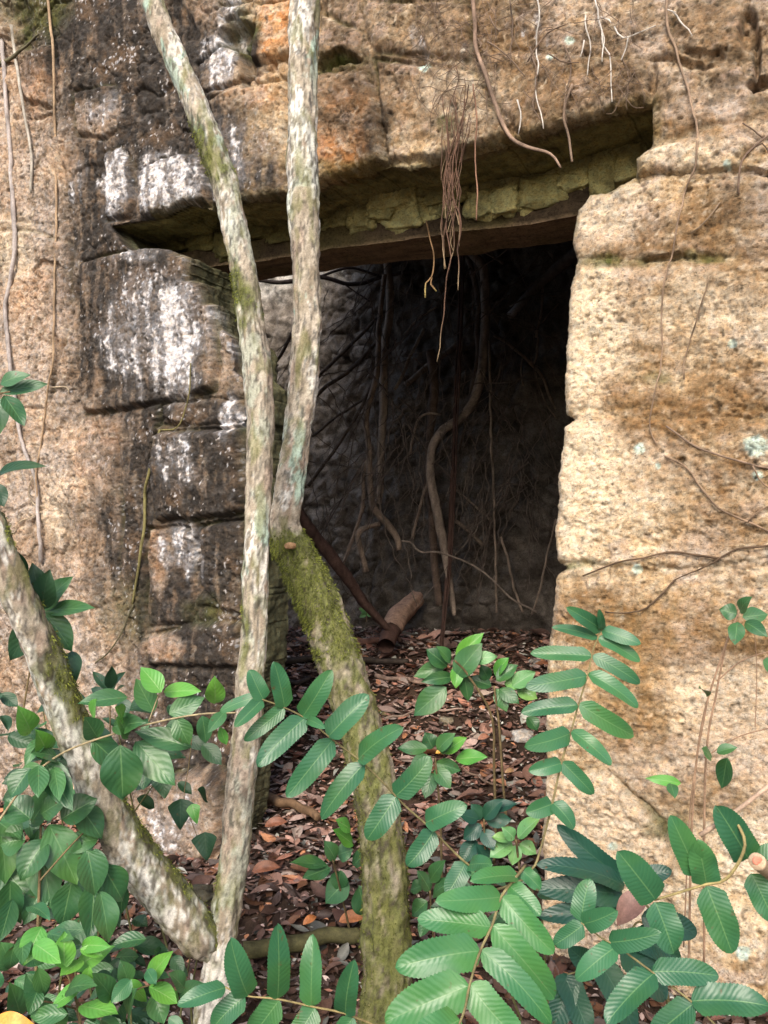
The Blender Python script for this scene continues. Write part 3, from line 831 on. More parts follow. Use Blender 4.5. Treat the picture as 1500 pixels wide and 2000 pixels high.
def moss_tufts(V, c, mask, n, parent, length=.016, seed=3, name='moss', tone=1.0):
    """short moss strands standing off the bark"""
    r = np.random.default_rng(seed)
    cand = np.where(mask)[0]
    pick = r.choice(cand, n)
    base = V[pick] + r.normal(size=(n, 3)) * .002
    out = base - V[np.clip(pick + 22, 0, len(V) - 1)]; out /= np.linalg.norm(out, axis=1)[:, None] + 1e-9
    d = out * .8 + r.normal(size=(n, 3)) * .45 + np.array([0, -.15, -.25])
    d /= np.linalg.norm(d, axis=1)[:, None]
    L = length * r.uniform(.4, 1.3, n)[:, None]
    sd_ = np.cross(d, r.normal(size=(n, 3))); sd_ /= np.linalg.norm(sd_, axis=1)[:, None] + 1e-9
    wv = .0008
    p = np.stack([base - sd_ * wv, base + sd_ * wv, base + d * L * .6 + sd_ * wv * .9 + np.array([0, 0, -.001]), base + d * L * .6 - sd_ * wv * .9], 1)
    tip = base + d * L + np.array([0, 0, -.003])
    p = np.concatenate([p, (tip + sd_ * .0003)[:, None], (tip - sd_ * .0003)[:, None]], 1)
    Vv = p.reshape(-1, 3); k = np.arange(n)[:, None] * 6
    Fq = np.concatenate([k + np.array([0, 1, 2, 3]), k + np.array([3, 2, 4, 5])])
    cc = np.repeat(lerp(np.array([.07, .08, .016]), np.array([.23, .26, .05]), np.clip(.5 + fbm(base[:, 0] * 30, base[:, 1] * 30, base[:, 2] * 30, 3, 7) + r.normal(0, .25, n), 0, 1)), 6, 0)
    o = obj(name, Vv, Fq, M_MOSS, parent, col=cc * tone, smooth=False)
    o['kind'] = 'stuff'
    return o

# slender tree with a thick limb leaning left
A_PTS = [(395, 2300, 2.0), (402, 2150, 2.0), (412, 2000, 2.0), (436, 1820, 2.02), (462, 1620, 2.05), (478, 1480, 2.07), (490, 1330, 2.1), (499, 1150, 2.12), (504, 980, 2.15), (508, 800, 2.18),
         (492, 640, 2.2), (468, 490, 2.22), (440, 365, 2.25), (395, 240, 2.28), (345, 120, 2.3), (310, 40, 2.32), (285, -40, 2.34), (262, -160, 2.36), (250, -300, 2.36)]
A_W = [78, 72, 66, 56, 54, 56, 54, 50, 50, 52, 50, 48, 50, 48, 46, 44, 42, 40, 38]
ta = empty('slender_tree', at(395, 2300, 2.0), 'slender pale lichen spotted tree with a straight stem and a thick limb leaning left', 'tree')

def profA(x, y, V, a):
    moss = .10 + .55 * np.exp(-((y - 570) / 70) ** 2) + .35 * np.exp(-((y - 1200) / 70) ** 2) + .5 * np.exp(-((y - 300) / 70) ** 2) + .35 * np.exp(-((y - 1720) / 120) ** 2) + .2 * sst(1950, 1500, y) * 0
    moss = moss + .15 * (np.cos(a) > 0)
    mint = .9 * np.exp(-((y - 60) / 80) ** 2) + .9 * np.exp(-((y - 220) / 50) ** 2) + .8 * np.exp(-((y - 1080) / 60) ** 2) + .35
    pale = .75 + .25 * np.exp(-((y - 850) / 70) ** 2)
    return moss, np.clip(mint, 0, 1), pale
tra, VA, FA, CA = trunk('trunk', A_PTS, A_W, ta, profA, 201)
L_PTS = [(452, 1885, 2.07), (408, 1842, 2.02), (380, 1815, 1.99), (325, 1750, 1.97), (262, 1670, 1.94), (205, 1570, 1.9), (160, 1460, 1.87), (120, 1370, 1.84), (78, 1265, 1.8), (42, 1185, 1.77), (5, 1090, 1.74), (-40, 980, 1.72), (-90, 860, 1.7), (-190, 640, 1.68), (-310, 320, 1.68), (-400, -60, 1.7), (-450, -420, 1.75)]
L_W = [40, 66, 78, 84, 82, 76, 70, 66, 66, 62, 58, 55, 52, 48, 44, 40, 34]
def profL(x, y, V, a):
    up = np.clip((x - np.interp(y, [860, 1090, 1370, 1570, 1750, 1875], [-90, 5, 120, 205, 325, 425])) / 40, -1, 1)
    moss = .22 + .40 * up + .25 * np.exp(-((y - 1300) / 80) ** 2) + .2 * np.exp(-((y - 1640) / 60) ** 2)
    return moss, .25 + 0 * y, .8 + .2 * np.exp(-((y - 1720) / 60) ** 2) + 0 * y
trl, VL, FL, CL = trunk('limb', L_PTS, L_W, ta, profL, 221)
yl = 1000 - F * (VL[:, 2] - CZ) / VL[:, 1]; xl = 750 + F * VL[:, 0] / VL[:, 1]
moss_tufts(VL, CL, (CL[:, 1] > CL[:, 0] * 1.02) & (CL[:, 2] < .09), 3600, trl, .006, 5)
moss_tufts(VA, CA, (CA[:, 1] > CA[:, 0] * 1.02) & (CA[:, 2] < .09), 2200, tra, .005, 6)

# mossy tree: thick crooked base, straight pale upper stem
B_PTS = [(735, 2350, 2.25), (738, 2200, 2.25), (745, 2040, 2.26), (757, 1880, 2.27), (752, 1700, 2.3), (733, 1550, 2.32), (705, 1420, 2.34), (666, 1300, 2.36), (622, 1180, 2.38), (582, 1090, 2.4), (556, 1028, 2.4),
         (564, 965, 2.4), (580, 850, 2.41), (592, 750, 2.42), (600, 640, 2.43), (597, 510, 2.44), (592, 380, 2.45), (590, 200, 2.47), (594, 40, 2.5), (598, -120, 2.52), (604, -300, 2.55)]
B_W = [110, 100, 94, 92, 86, 84, 82, 82, 78, 72, 62, 56, 50, 54, 54, 54, 60, 54, 58, 60, 60]
tb = empty('mossy_tree', at(735, 2350, 2.25), 'crooked tree with a thick mossy green base bending into a straight pale upper stem', 'tree')
def profB(x, y, V, a):
    moss = np.interp(y, [900, 1010, 1060, 1200, 1320, 1480, 1700, 2000], [.02, .16, .80, .80, .52, .60, .72, .85])
    mint = .15 + .9 * np.exp(-((y - 930) / 110) ** 2) + .8 * np.exp(-((y - 600) / 40) ** 2) + .8 * np.exp(-((y - 90) / 60) ** 2) + .4 * np.exp(-((y - 380) / 40) ** 2)
    pale = np.where(y < 1000, .9, .0) + .35 * np.exp(-((y - 440) / 50) ** 2) + .3 * np.exp(-((y - 120) / 60) ** 2)
    return moss, np.clip(mint, 0, 1) * np.where(y < 1010, 1, .25), pale
trb, VBk, FBk, CBk = trunk('trunk', B_PTS, B_W, tb, profB, 241, nseg=52)
yb = 1000 - F * (VBk[:, 2] - CZ) / VBk[:, 1]
moss_tufts(VBk, CBk, (yb > 1030) & (yb < 1290) & (CBk[:, 2] < .09), 10000, trb, .0085, 8, tone=.85)
moss_tufts(VBk, CBk, (yb > 1290) & (CBk[:, 2] < .09), 7000, trb, .007, 9, tone=.62)
# knot on the bend
kc = at(567, 1066, 2.33)
V = boulder(lambda q: kc + q, .016, .012, .010, 5, .8, .2)
obj('knot', V, ICO_F, M_BARK, tb, col=np.tile(np.array([.32, .19, .10]), (len(V), 1)))

# ------------------------------------------------------------------ roots, vines, sticks
def stringy(name, label, cat, strands, base, tip=None, group=None, nseg=6, wob=.004, rough=.12, seed=0, step=.02, mat=None, kind=None):
    """one thing made of one or more strands: each strand = (list of points, list of radii)"""
    parts = []
    for k, (P, R) in enumerate(strands):
        P = np.array(P)
        V, Fc, s, a, Cn = tube(P, R, nseg, step, rough, wob, seed + k * 7, 6, 6)
        n = fbm(V[:, 0] * 40, V[:, 1] * 40, V[:, 2] * 14, 3, seed + k)
        c = np.broadcast_to(np.array(base), V.shape) * (1 + .8 * n)[:, None]
        if tip is not None:
            c = lerp(c, np.array(tip), sst(.75, 1.0, s / (s.max() + 1e-9)))
        parts.append((V, Fc, c))
    V, Fc, c = join(parts)
    o = obj(name, V, Fc, mat or M_ROOT, None, col=c)
    return tag(o, label, cat, group, kind)

ROOM = 0.62
def S(pts, w, Y=None, v=None):
    """strand traced in photo pixels: on a depth Y (number or (start, end)) or lying on the wall at inward offset v"""
    n = len(pts); P = []; R = []
    ws = np.interp(np.linspace(0, 1, n), np.linspace(0, 1, len(w)) if np.ndim(w) else [0, 1], w if np.ndim(w) else [w, w])
    for i, (x, y) in enumerate(pts):
        if v is not None:
            u0, z0 = on_wall(x, y)
            vv = surf(u0, z0) - (.004 if not np.ndim(v) else .012) - ws[i] / F * 1.2
            p = wp(x, y, vv); P.append(p); R.append(ws[i] / F * p[1] / 2)
        else:
            yy = np.interp(i / (n - 1), [0, 1], Y) if np.ndim(Y) else Y
            if yy > 3.9: yy += ROOM      # standing against the back of the room
            P.append(at(x, y, yy)); R.append(ws[i] / F * yy / 2)
    return P, R

def c7(*p):
    return [(480 + x / 2.3077, 450 + y / 2.3077) for x, y in p]

def surf(u, z):
    i = int(np.clip(np.searchsorted(uu, u), 2, nI - 3)); j = int(np.clip(np.searchsorted(zz, z), 2, nJ - 3))
    return -float(H[i - 2:i + 3, j - 2:j + 3].max()) if D[i, j] > 0 else -.02

IN = 'roots inside the room'
stringy('hanging_root', 'thick smooth straight root hanging left of centre in the doorway, broken off above the floor', 'root', [S(c7((645, 60), (640, 150), (652, 350), (622, 560), (620, 800), (610, 1000), (606, 1160), (596, 1232)), (15, 17, 16, 14), 4.9)], (.26, .205, .16), group=IN, nseg=14, rough=.10, seed=301)
stringy('hanging_root', 'forked brown root twisting beside the straight broken root', 'root', [S(c7((625, 200), (602, 420), (592, 640), (545, 830), (555, 1000), (560, 1150), (578, 1250), (640, 1325), (680, 1385), (692, 1440)), (9, 12, 12, 14, 11), (4.85, 4.7)),
        S(c7((560, 1000), (530, 1100), (525, 1250), (470, 1420), (440, 1500)), (9, 6), 4.8), S(c7((605, 1322), (545, 1338), (505, 1368), (520, 1440), (542, 1540)), (9, 11, 11), 4.75)], (.22, .165, .125), group=IN, nseg=12, seed=302)
stringy('hanging_root', 'thick S shaped root snaking down right of centre in the doorway', 'root', [S(c7((990, 60), (1015, 100), (1070, 170), (1082, 300), (1076, 500), (1062, 650), (1020, 780), (960, 850), (880, 910), (838, 990), (832, 1100), (860, 1250), (885, 1380), (905, 1500), (928, 1640), (940, 1735)), (16, 19, 18, 17, 18, 9), (4.7, 4.6))], (.22, .175, .14), group=IN, nseg=14, seed=303)
stringy('hanging_root', 'thinner root running along the upper part of the S shaped root', 'root', [S(c7((1000, 120), (1025, 200), (1047, 330), (1040, 450), (1046, 560), (1020, 700), (990, 860), (960, 1000)), (11, 10, 6), 4.75)], (.12, .09, .07), group=IN, nseg=10, seed=304)
stringy('dead_post', 'flat dark dead stem standing upright behind the S shaped root', 'dead stem', [S(c7((836, 540), (850, 700), (832, 900), (820, 1100), (836, 1250), (850, 1500), (872, 1690)), (19, 17, 17, 14), 4.9)], (.12, .085, .065), nseg=8, rough=.3, seed=305)
stringy('leaning_branch', 'thick dark branch slanting down from the upper right corner of the doorway', 'branch', [S(c7((1520, 70), (1470, 115), (1380, 190), (1280, 285), (1190, 385)), (24, 24, 20, 15), (4.2, 4.9)), S(c7((1440, 270), (1320, 290), (1230, 320), (1190, 345)), 3, 4.5)], (.085, .07, .06), (.25, .24, .23), nseg=12, rough=.25, seed=306)
stringy('rotten_log', 'dark rotten trunk leaning from behind the mossy tree down to the floor', 'log', [S(c7((190, 1150), (245, 1275), (330, 1405), (440, 1540), (520, 1660), (620, 1775), (700, 1850)), (20, 24, 24, 16, 9), (4.15, 4.68))], (.085, .05, .04), nseg=12, rough=.35, seed=307)
DI = 'thin diagonal roots on the left of the room'
for k, (lab, pts, wd, Y) in enumerate([
        ('long thin root slanting across the lit back wall, uppermost one', ((640, 350), (590, 400), (450, 540), (310, 675)), 7, 5.2),
        ('long thin root slanting across the lit back wall, second from top', ((600, 490), (480, 620), (400, 680), (300, 760), (200, 900)), 8, 5.1),
        ('thin root slanting across the middle of the lit back wall', ((580, 740), (470, 800), (380, 860), (300, 930)), 5, 5.2),
        ('thin root slanting low across the lit back wall to the tree', ((585, 660), (520, 800), (440, 930), (380, 1020), (280, 1150)), 7, 5.1),
        ('thin root slanting down between the two tree stems', ((220, 440), (170, 540), (110, 640), (60, 740)), 7, 5.0),
        ('thin steep root near the rotten leaning trunk', ((520, 1060), (450, 1180), (380, 1300), (330, 1380)), 3, 5.0),
        ('thin steep root above the rotten leaning trunk', ((540, 1240), (480, 1380), (440, 1500)), 4, 4.8)]):
    stringy('thin_root', lab, 'root', [S(c7(*pts), wd, Y)], (.09, .068, .052), group=DI, seed=320 + k, wob=.008)
stringy('crossing_branch', 'dark branch running level under the lintel beam over the lit gap', 'branch', [S(c7((60, 225), (150, 235), (230, 225), (340, 212), (480, 243), (620, 210), (760, 180)), (7, 9, 8, 6), 5.3), S(c7((340, 205), (470, 170), (600, 205)), 5, 5.3), S(c7((400, 215), (500, 280), (560, 320)), 3, 5.3)], (.06, .045, .04), seed=330)
FI = 'thin roots in the dark right of the room'
for k, (lab, pts, wd, Y) in enumerate([
        ('thin arched root left of the S shaped root', ((880, 828), (830, 825), (785, 845), (755, 920), (743, 1010)), 5, 4.7),
        ('thin pale root slanting between the straight root and the dead stem', ((805, 440), (745, 560), (705, 650), (672, 720)), 7, 4.9),
        ('thin pale root in the dark near the top of the dead stem', ((860, 345), (780, 395), (710, 470)), 4, 4.8),
        ('brown root crossing behind the dead stem', ((1040, 460), (950, 520), (840, 600), (720, 700)), 12, 5.1),
        ('thin forked root arching down at the right of the dark room', ((1120, 470), (1180, 510), (1250, 565), (1330, 650), (1375, 760), (1420, 850)), 6, 4.8),
        ('thin straight root hanging in the dark right of the fibre bundle', ((1098, 500), (1105, 900), (1120, 1300), (1130, 1720)), 5, 4.6),
        ('short bent root low behind the fibre bundle', ((945, 1310), (1000, 1350), (1070, 1420)), 8, 4.8),
        ('thin pale twig crossing low in front of the S shaped root', ((700, 1400), (742, 1405), (782, 1448), (880, 1452), (1000, 1500), (1100, 1562), (1190, 1655), (1310, 1722)), 4, 4.3),
        ('thin steep root leaning right of the S shaped root', ((830, 1100), (790, 1230), (750, 1390)), 6, 4.7),
        ('thin steep root in the far right corner of the room', ((1320, 480), (1310, 560), (1295, 620)), 4, 4.6),
        ('thin root hanging down the right dark corner above the floor', ((1400, 1300), (1360, 1450), (1330, 1600), (1290, 1730)), 4, 4.4),
        ('thin root slanting in the right dark corner above the floor', ((1150, 1380), (1180, 1480), (1210, 1620), (1250, 1720)), 5, 4.5),
        ('thin root hanging close to the right jamb under the slanting branch', ((1340, 200), (1335, 330), (1310, 480)), 5, 4.7),
        ('thin twig under the beam in the upper right dark', ((1040, 80), (1100, 110), (1160, 150)), 5, 4.8),
        ('thin root slanting up to the right in the dark corner', ((1410, 330), (1350, 400), (1300, 460)), 3, 4.7),
        ('thin root slanting from the fibre bundle to the right', ((950, 1170), (1030, 1240), (1110, 1310)), 4, 4.8)]):
    st = [S(c7(*pts), wd, Y)]
    if 'forked' in lab: st.append(S(c7((1250, 565), (1240, 640), (1250, 700)), 3, 4.8)); st.append(S(c7((1300, 620), (1340, 760), (1400, 850)), 3, 4.8))
    stringy('thin_root', lab, 'root', st, ((.15, .12, .10) if 'crossing low' in lab else (.26, .22, .18)) if 'pale' in lab else (.20, .155, .12), group=FI, seed=340 + k, wob=.008)
r_ = np.random.default_rng(15)
for nm, x0, x1, cnt in (('tangle of fine dark roots filling the right of the room', 900, 1090, 110), ('tangle of fine dark roots at the middle of the room', 700, 890, 75), ('sparse fine roots over the lit left back wall', 540, 700, 20)):
    st = []
    for k in range(cnt):
        x, y = r_.uniform(x0, x1), r_.uniform(480, 1000); an = r_.choice([r_.normal(1.57, .25), r_.normal(1.0, .4), r_.normal(2.2, .3)]); L = r_.uniform(80, 320)
        pts = [(x, y)]
        for j in range(4):
            an += r_.normal(0, .12); pts.append((pts[-1][0] + math.cos(an) * L / 4, min(pts[-1][1] + math.sin(an) * L / 4, 1190)))
        st.append(S(pts, (r_.uniform(1.5, 3.5), 1.2), (r_.uniform(4.4, 4.9), r_.uniform(4.5, 4.9))))
    stringy('root_tangle', nm, 'roots', st, (.125, .10, .082), nseg=5, wob=.022, seed=int(x0), group='fine roots inside the room')
# fibre bundle: several fine strands side by side
r_ = np.random.default_rng(5)
st = []
for k in range(8):
    o = r_.uniform(-7, 7)
    st.append(S([(x + o * f_ + r_.uniform(-2, 2), y) for (x, y), f_ in zip(c7((968, 60), (962, 400), (950, 650), (935, 900), (925, 1200), (908, 1500), (888, 1750), (878, 1900)), (1, 1, .9, .8, .8, .8, .7, .5))], 2.6 + 1.2 * (k % 2), 4.50 + .02 * k))
stringy('root_bundle', 'long straight bundle of reddish fibres hanging from the beam to the floor', 'root', st, (.075, .042, .032), nseg=5, wob=.003, seed=360)

# hanging fine roots in front of the beam
def c2(*p):
    return [(750 + x / 2, y / 2) for x, y in p]
st = []
for k, pts in enumerate([((330, 330), (300, 480), (250, 620), (235, 720), (230, 800), (225, 900), (240, 1050)), ((310, 480), (255, 640), (240, 760), (265, 850), (270, 960), (255, 1055)),
                         ((250, 640), (270, 760), (300, 860), (290, 980), (295, 1060), (290, 1130)), ((245, 660), (260, 800), (240, 880), (262, 1000), (245, 1100), (235, 1200), (225, 1300), (210, 1410)),
                         ((290, 520), (262, 700), (250, 820), (232, 950), (238, 1055)), ((285, 560), (270, 640), (268, 760), (290, 880))]):
    st.append(S(c2(*pts), (2.6, 3.0, 2.4, 1.6), v=(-.05, -.03)))
r_ = np.random.default_rng(55)
for k in range(16):
    x = r_.uniform(225, 350); y = r_.uniform(250, 560); pts = [(x, y)]
    for j in range(6):
        pts.append((pts[-1][0] + r_.normal(-3, 9) + (262 - pts[-1][0]) * .15, pts[-1][1] + r_.uniform(40, 105)))
    st.append(S(c2(*pts), (1.8, 1.2), v=(-.05, -.03)))
stringy('fine_root', 'tangle of fine reddish roots dangling over the middle of the lintel', 'root', st, (.105, .058, .038), (.34, .25, .15), seed=370, wob=.007, nseg=5)
stringy('fine_root', 'single thin root dangling straight just right of the reddish tangle', 'root', [S(c2((350, 330), (362, 480), (355, 560), (362, 700), (360, 862)), 3, v=(-.05, -.02))], (.20, .11, .07), seed=372, wob=.006)
stringy('fine_root', 'thin curling root with a forked yellow end left of the reddish tangle', 'root', [S(c2((165, 860), (180, 940), (195, 1000), (188, 1080), (165, 1110), (162, 1165)), 3, 3.15), S(c2((188, 1085), (180, 1110), (205, 1140)), 3, 3.15)], (.26, .16, .08), (.5, .4, .15), seed=374, wob=.006)
stringy('climbing_root', 'thick smooth brown root running down the wall above the lintel and under it', 'root', [S(c2((345, -80), (352, 60), (360, 180), (400, 300), (450, 450), (500, 540), (560, 575), (650, 600), (690, 655)), (9, 8, 8, 7, 4), v=(-.05, .0))], (.24, .165, .12), seed=376, nseg=10)
stringy('climbing_root', 'thin root hanging free over the right end of the lintel', 'root', [S(c2((735, 330), (712, 390), (702, 460), (722, 540), (735, 632)), 5, v=(-.04, -.03)), S(c2((712, 340), (705, 420), (715, 480)), 3, v=-.05)], (.24, .17, .12), seed=378)
def extra(lab, k):
    if 'brown' not in lab: return []
    r = np.random.default_rng(900 + k); out = []
    x0, x1 = (790, 950) if 'beside' in lab else (940, 1240)
    for i in range(54):
        x, y = r.uniform(x0, x1), r.uniform(-20, 190); pts = [(x, y)]
        an = r.normal(1.5, .7)
        for j in range(5):
            an += r.normal(0, .35); pts.append((pts[-1][0] + math.cos(an) * 16, pts[-1][1] + math.sin(an) * 16))
        pts = [(a, min(b, 262 - (a - 990) * .2)) for a, b in pts]
        out.append(S(pts, (1.7, 1.0), v=(-.05, -.05)))
    return out
WR = 'pale wiry roots on the wall above the lintel'
for k, (lab, ss) in enumerate([
        ('pale wiry root on the wall straight above the lintel centre', [((600, 0), (610, 60), (595, 160), (605, 260), (590, 330), (612, 440), (625, 500)), ((520, 390), (530, 470), (525, 530))]),
        ('white forked wiry root on the wall, longest of the pale ones', [((820, 0), (845, 80), (855, 170), (880, 210), (890, 290), (895, 390)), ((850, 70), (880, 75), (890, 90)), ((840, 60), (860, 140), (855, 240))]),
        ('white wiry root left of the longest pale one', [((790, 60), (785, 110), (800, 180), (798, 290)), ((780, 160), (765, 230))]),
        ('short white wiry root right of the longest pale one', [((950, 150), (945, 190), (930, 230)), ((900, 100), (940, 140), (1000, 130), (1060, 105))]),
        ('brown wiry root tangle beside the thick climbing root', [((410, 60), (440, 120), (480, 110)), ((400, 170), (470, 210), (520, 260), (548, 300)), ((490, 0), (500, 120), (490, 250)), ((370, 190), (382, 170), (360, 130))]),
        ('brown wiry roots crossing the wall over the lintel centre', [((640, 215), (690, 240), (760, 245)), ((560, 240), (640, 130), (720, 90)), ((570, 180), (600, 300), (580, 400), (620, 470)), ((700, 180), (730, 260), (715, 350))]),
        ('short pale root at the top right of the wall', [((1130, 40), (1170, 90), (1200, 145)), ((1100, 30), (1140, 50))])]):
    stringy('wiry_root', lab, 'root', [S(c2(*p), (3.4, 3, 2) if 'brown' in lab else (3.4, 3, 2), v=(-.045, -.05)) for p in ss] + extra(lab, k), (.15, .105, .075) if 'brown' in lab else (.52, .48, .43), group=WR, seed=380 + k * 5, wob=.010, nseg=5)
stringy('vine', 'long thin vine running down the bright right wall from the top', 'vine', [S(c2((1105, -60), (1108, 60), (1115, 130), (1160, 260), (1185, 350), (1215, 470), (1218, 640), (1170, 760), (1135, 950), (1090, 1150), (1085, 1400), (1040, 1640), (1060, 1740)), (6, 5, 4, 3, 2), v=-.055)], (.27, .19, .13), seed=420, wob=.010)
def c4(*p):
    return [(750 + x / 2, 650 + y / 2) for x, y in p]
VR = 'thin vines lying over the right wall'
stringy('vine', 'dark vine running across the right wall at mid height with a fork', 'vine', [S(c4((1560, 820), (1500, 830), (1380, 842), (1285, 895), (1200, 935), (1130, 970)), (5, 4, 2), v=-.06), S(c4((1310, 890), (1200, 868), (1130, 858), (960, 888), (860, 915), (780, 950)), (5, 4, 3), v=-.06), S(c4((1140, 960), (1080, 1020), (1030, 1075), (960, 1095), (860, 1085)), (4, 3), v=-.055)], (.10, .065, .04), group=VR, seed=424, wob=.008)
stringy('vine', 'thin brown vine slanting over the right wall below the white lichen disc', 'vine', [S(c4((1100, 365), (1180, 420), (1280, 470), (1400, 505), (1560, 540)), 4, v=-.06)], (.2, .14, .1), group=VR, seed=426, wob=.006)
stringy('vine', 'thin brown vine bowing down over the right wall above the dark forked one', 'vine', [S(c4((1100, 480), (1180, 525), (1240, 610), (1310, 685), (1400, 730), (1560, 800)), 4, v=-.06), S(c4((1440, 520), (1460, 570), (1510, 610)), 3, v=-.06), S(c4((1520, 670), (1460, 700), (1420, 740)), 3, v=-.06)], (.22, .15, .1), group=VR, seed=428, wob=.006)
stringy('vine', 'short thin vine on the right wall above the bright block joint', 'vine', [S(c2((1270, 1080), (1235, 1200), (1180, 1390), (1175, 1480)), 3, v=-.05), S(c2((1310, 790), (1260, 860), (1200, 910)), 3, v=-.05)], (.25, .18, .12), group=VR, seed=430, wob=.006)
stringy('vine', 'forked dry stem spreading on the wall at the upper right edge', 'vine', [S(c2((1540, 500), (1450, 570), (1400, 630), (1385, 760)), 4, v=-.07), S(c2((1420, 600), (1480, 560), (1520, 640)), 3, v=-.07), S(c2((1400, 480), (1440, 510), (1480, 540)), 3, v=-.07)], (.16, .11, .08), group=VR, seed=432, wob=.006)
# left edge
def c1(*p):
    return [(x / 2, y / 2) for x, y in p]
def c3(*p):
    return [(x / 2, 650 + y / 2) for x, y in p]
VLG = 'vines hanging at the left edge of the wall'
stringy('vine', 'long thin tan vine hanging straight down the left wall', 'vine', [S(c1((185, -80), (192, 60), (208, 200), (212, 420), (220, 800), (212, 1150), (208, 1400)) + c3((190, 200), (160, 430), (140, 560), (152, 700)), (6, 5, 4, 4), v=-.10)], (.34, .24, .15), group=VLG, seed=440, wob=.004)
stringy('vine', 'grey vine with white flaky bark at the left edge, longest one', 'vine', [S(c1((8, 150), (20, 350), (38, 560), (50, 800), (55, 1000), (20, 1200), (30, 1320)) + c3((30, 60), (50, 190), (80, 400), (120, 520), (145, 600), (152, 740), (160, 900)), (8, 9, 8, 7, 8), v=-.07)], (.36, .32, .30), group=VLG, seed=442, wob=.006)
stringy('vine', 'short grey vine above the longest one near the top left', 'vine', [S(c1((45, 100), (60, 220), (80, 350), (110, 520), (125, 640), (122, 755)), (7, 6, 5), v=-.07)], (.36, .33, .28), group=VLG, seed=444, wob=.004)
stringy('vine', 'dead twig crossing the top left corner', 'vine', [S(c1((-30, 262), (40, 230), (90, 190), (150, 132)), (9, 7, 4), v=-.10)], (.11, .10, .06), group=VLG, seed=446)
stringy('vine', 'curling tendrils off the tan vine at mid height', 'vine', [S(c3((130, 560), (112, 620), (130, 670), (170, 680)), 2.5, v=-.09), S(c3((160, 700), (120, 720), (75, 740), (55, 790)), 2.5, v=-.09), S(c3((200, 215), (260, 212), (268, 235)), 2.5, v=-.09)], (.36, .29, .2), group=VLG, seed=448)
stringy('creeper', 'thin mossy stem climbing the dark left pillar', 'vine', [S(c3((625, 378), (600, 450), (580, 560), (566, 620), (566, 730), (548, 860), (530, 980), (516, 1060)), (5, 6, 7, 6, 4), v=-.07), S(c3((745, 120), (740, 230), (720, 310), (690, 370), (625, 380)), 3, v=-.06)], (.17, .15, .06), seed=450, wob=.004)
stringy('creeper', 'thin dark stem lying low on the left pillar', 'vine', [S(c3((520, 1060), (480, 1160), (430, 1240), (370, 1290)), 3, v=-.06)], (.10, .09, .05), seed=452)

# ------------------------------------------------------------------ litter on the floor
def scatter_leaves(n, seed, xlo, xhi, ylo, yhi, palette, smin, smax):
    r = np.random.default_rng(seed)
    x = r.uniform(xlo, xhi, n); y = r.uniform(ylo, yhi, n)
    rows, cols_ = 6, 3
    t = np.linspace(0, 1, rows); c = np.array([-1, 0, 1.])
    T, Cc = np.meshgrid(t, c, indexing='ij')
    prof = np.sin(np.pi * np.clip(T, .02, .985) ** .85)
    L = r.uniform(smin, smax, n)[:, None, None] * np.where(r.random(n) < .12, 1.6, 1)[:, None, None]; wd = L * r.uniform(.17, .27, n)[:, None, None]
    curl = r.uniform(-.5, .9, n)[:, None, None]; fold = r.uniform(-.3, .9, n)[:, None, None]; tw = r.normal(0, .5, n)[:, None, None]
    lx = wd * prof * Cc; ly = L * (T - .5); lz = L * curl * .35 * (T - .5) ** 2 * 2 + wd * fold * np.abs(Cc) * prof + tw * lx * (T - .5) * 1.6
    P = np.stack([lx, ly, lz], -1).reshape(n, -1, 3)
    yaw = r.uniform(0, 2 * np.pi, n); pit_ = r.normal(0, .22, n); rol = r.normal(0, .30, n)
    cy, sy = np.cos(yaw), np.sin(yaw); cp, sp = np.cos(pit_), np.sin(pit_); cr, sr = np.cos(rol), np.sin(rol)
    X, Yv, Zv = P[..., 0], P[..., 1], P[..., 2]
    X, Zv = X * cr[:, None] + Zv * sr[:, None], -X * sr[:, None] + Zv * cr[:, None]
    Yv, Zv = Yv * cp[:, None] - Zv * sp[:, None], Yv * sp[:, None] + Zv * cp[:, None]
    X, Yv = X * cy[:, None] - Yv * sy[:, None], X * sy[:, None] + Yv * cy[:, None]
    gz_ = ground_h(x, y) + r.uniform(.004, .028, n)
    Q = np.stack([X + x[:, None], Yv + y[:, None], Zv + gz_[:, None]], -1)
    k = np.arange(n)[:, None, None] * rows * cols_
    f = (grid_faces(rows, cols_)[None] + k).reshape(-1, 4)
    pal = np.array(palette)
    cc = pal[r.integers(0, len(pal), n)] * r.uniform(.6, 1.25, n)[:, None]
    cc = np.repeat(cc[:, None], rows * cols_, 1)
    edge = (np.abs(Cc.ravel()) > .5)
    cc = cc * np.where(edge, .85, 1.0)[None, :, None]
    return Q.reshape(-1, 3), f, cc.reshape(-1, 3)

PAL = [(.16, .085, .055), (.20, .11, .075), (.12, .065, .045), (.28, .16, .12), (.34, .22, .18), (.09, .055, .04), (.23, .10, .06), (.30, .20, .17), (.14, .09, .07), (.40, .30, .25), (.32, .12, .05)]
PAL = [tuple(min(.55, 1.7 * c + k) for c, k in zip(p, (.08, .055, .055))) for p in PAL]
PALD = [tuple(.26 * c for c in p) for p in PAL]
V1 = scatter_leaves(12000, 11, -2.2, 2.2, 3.2, 6.6, PAL + PALD[:3] + [(.46, .34, .30), (.40, .26, .21), (.5, .42, .38)], .022, .065)
V4 = scatter_leaves(1700, 17, -1.6, 1.8, 3.0, 6.0, PAL, .07, .12)
V2 = scatter_leaves(5500, 12, -2.6, 1.4, 1.9, 3.5, PALD, .03, .085)  # front leaves all from the dark palette: plant shade painted in
V3 = scatter_leaves(26000, 14, -2.4, 2.2, 2.0, 6.4, PAL + PALD + [(.6, .5, .45), (.55, .40, .35), (.45, .30, .26), (.5, .4, .36)], .010, .034)
V, Fc, Cc = join([V1, V2, V3, V4])
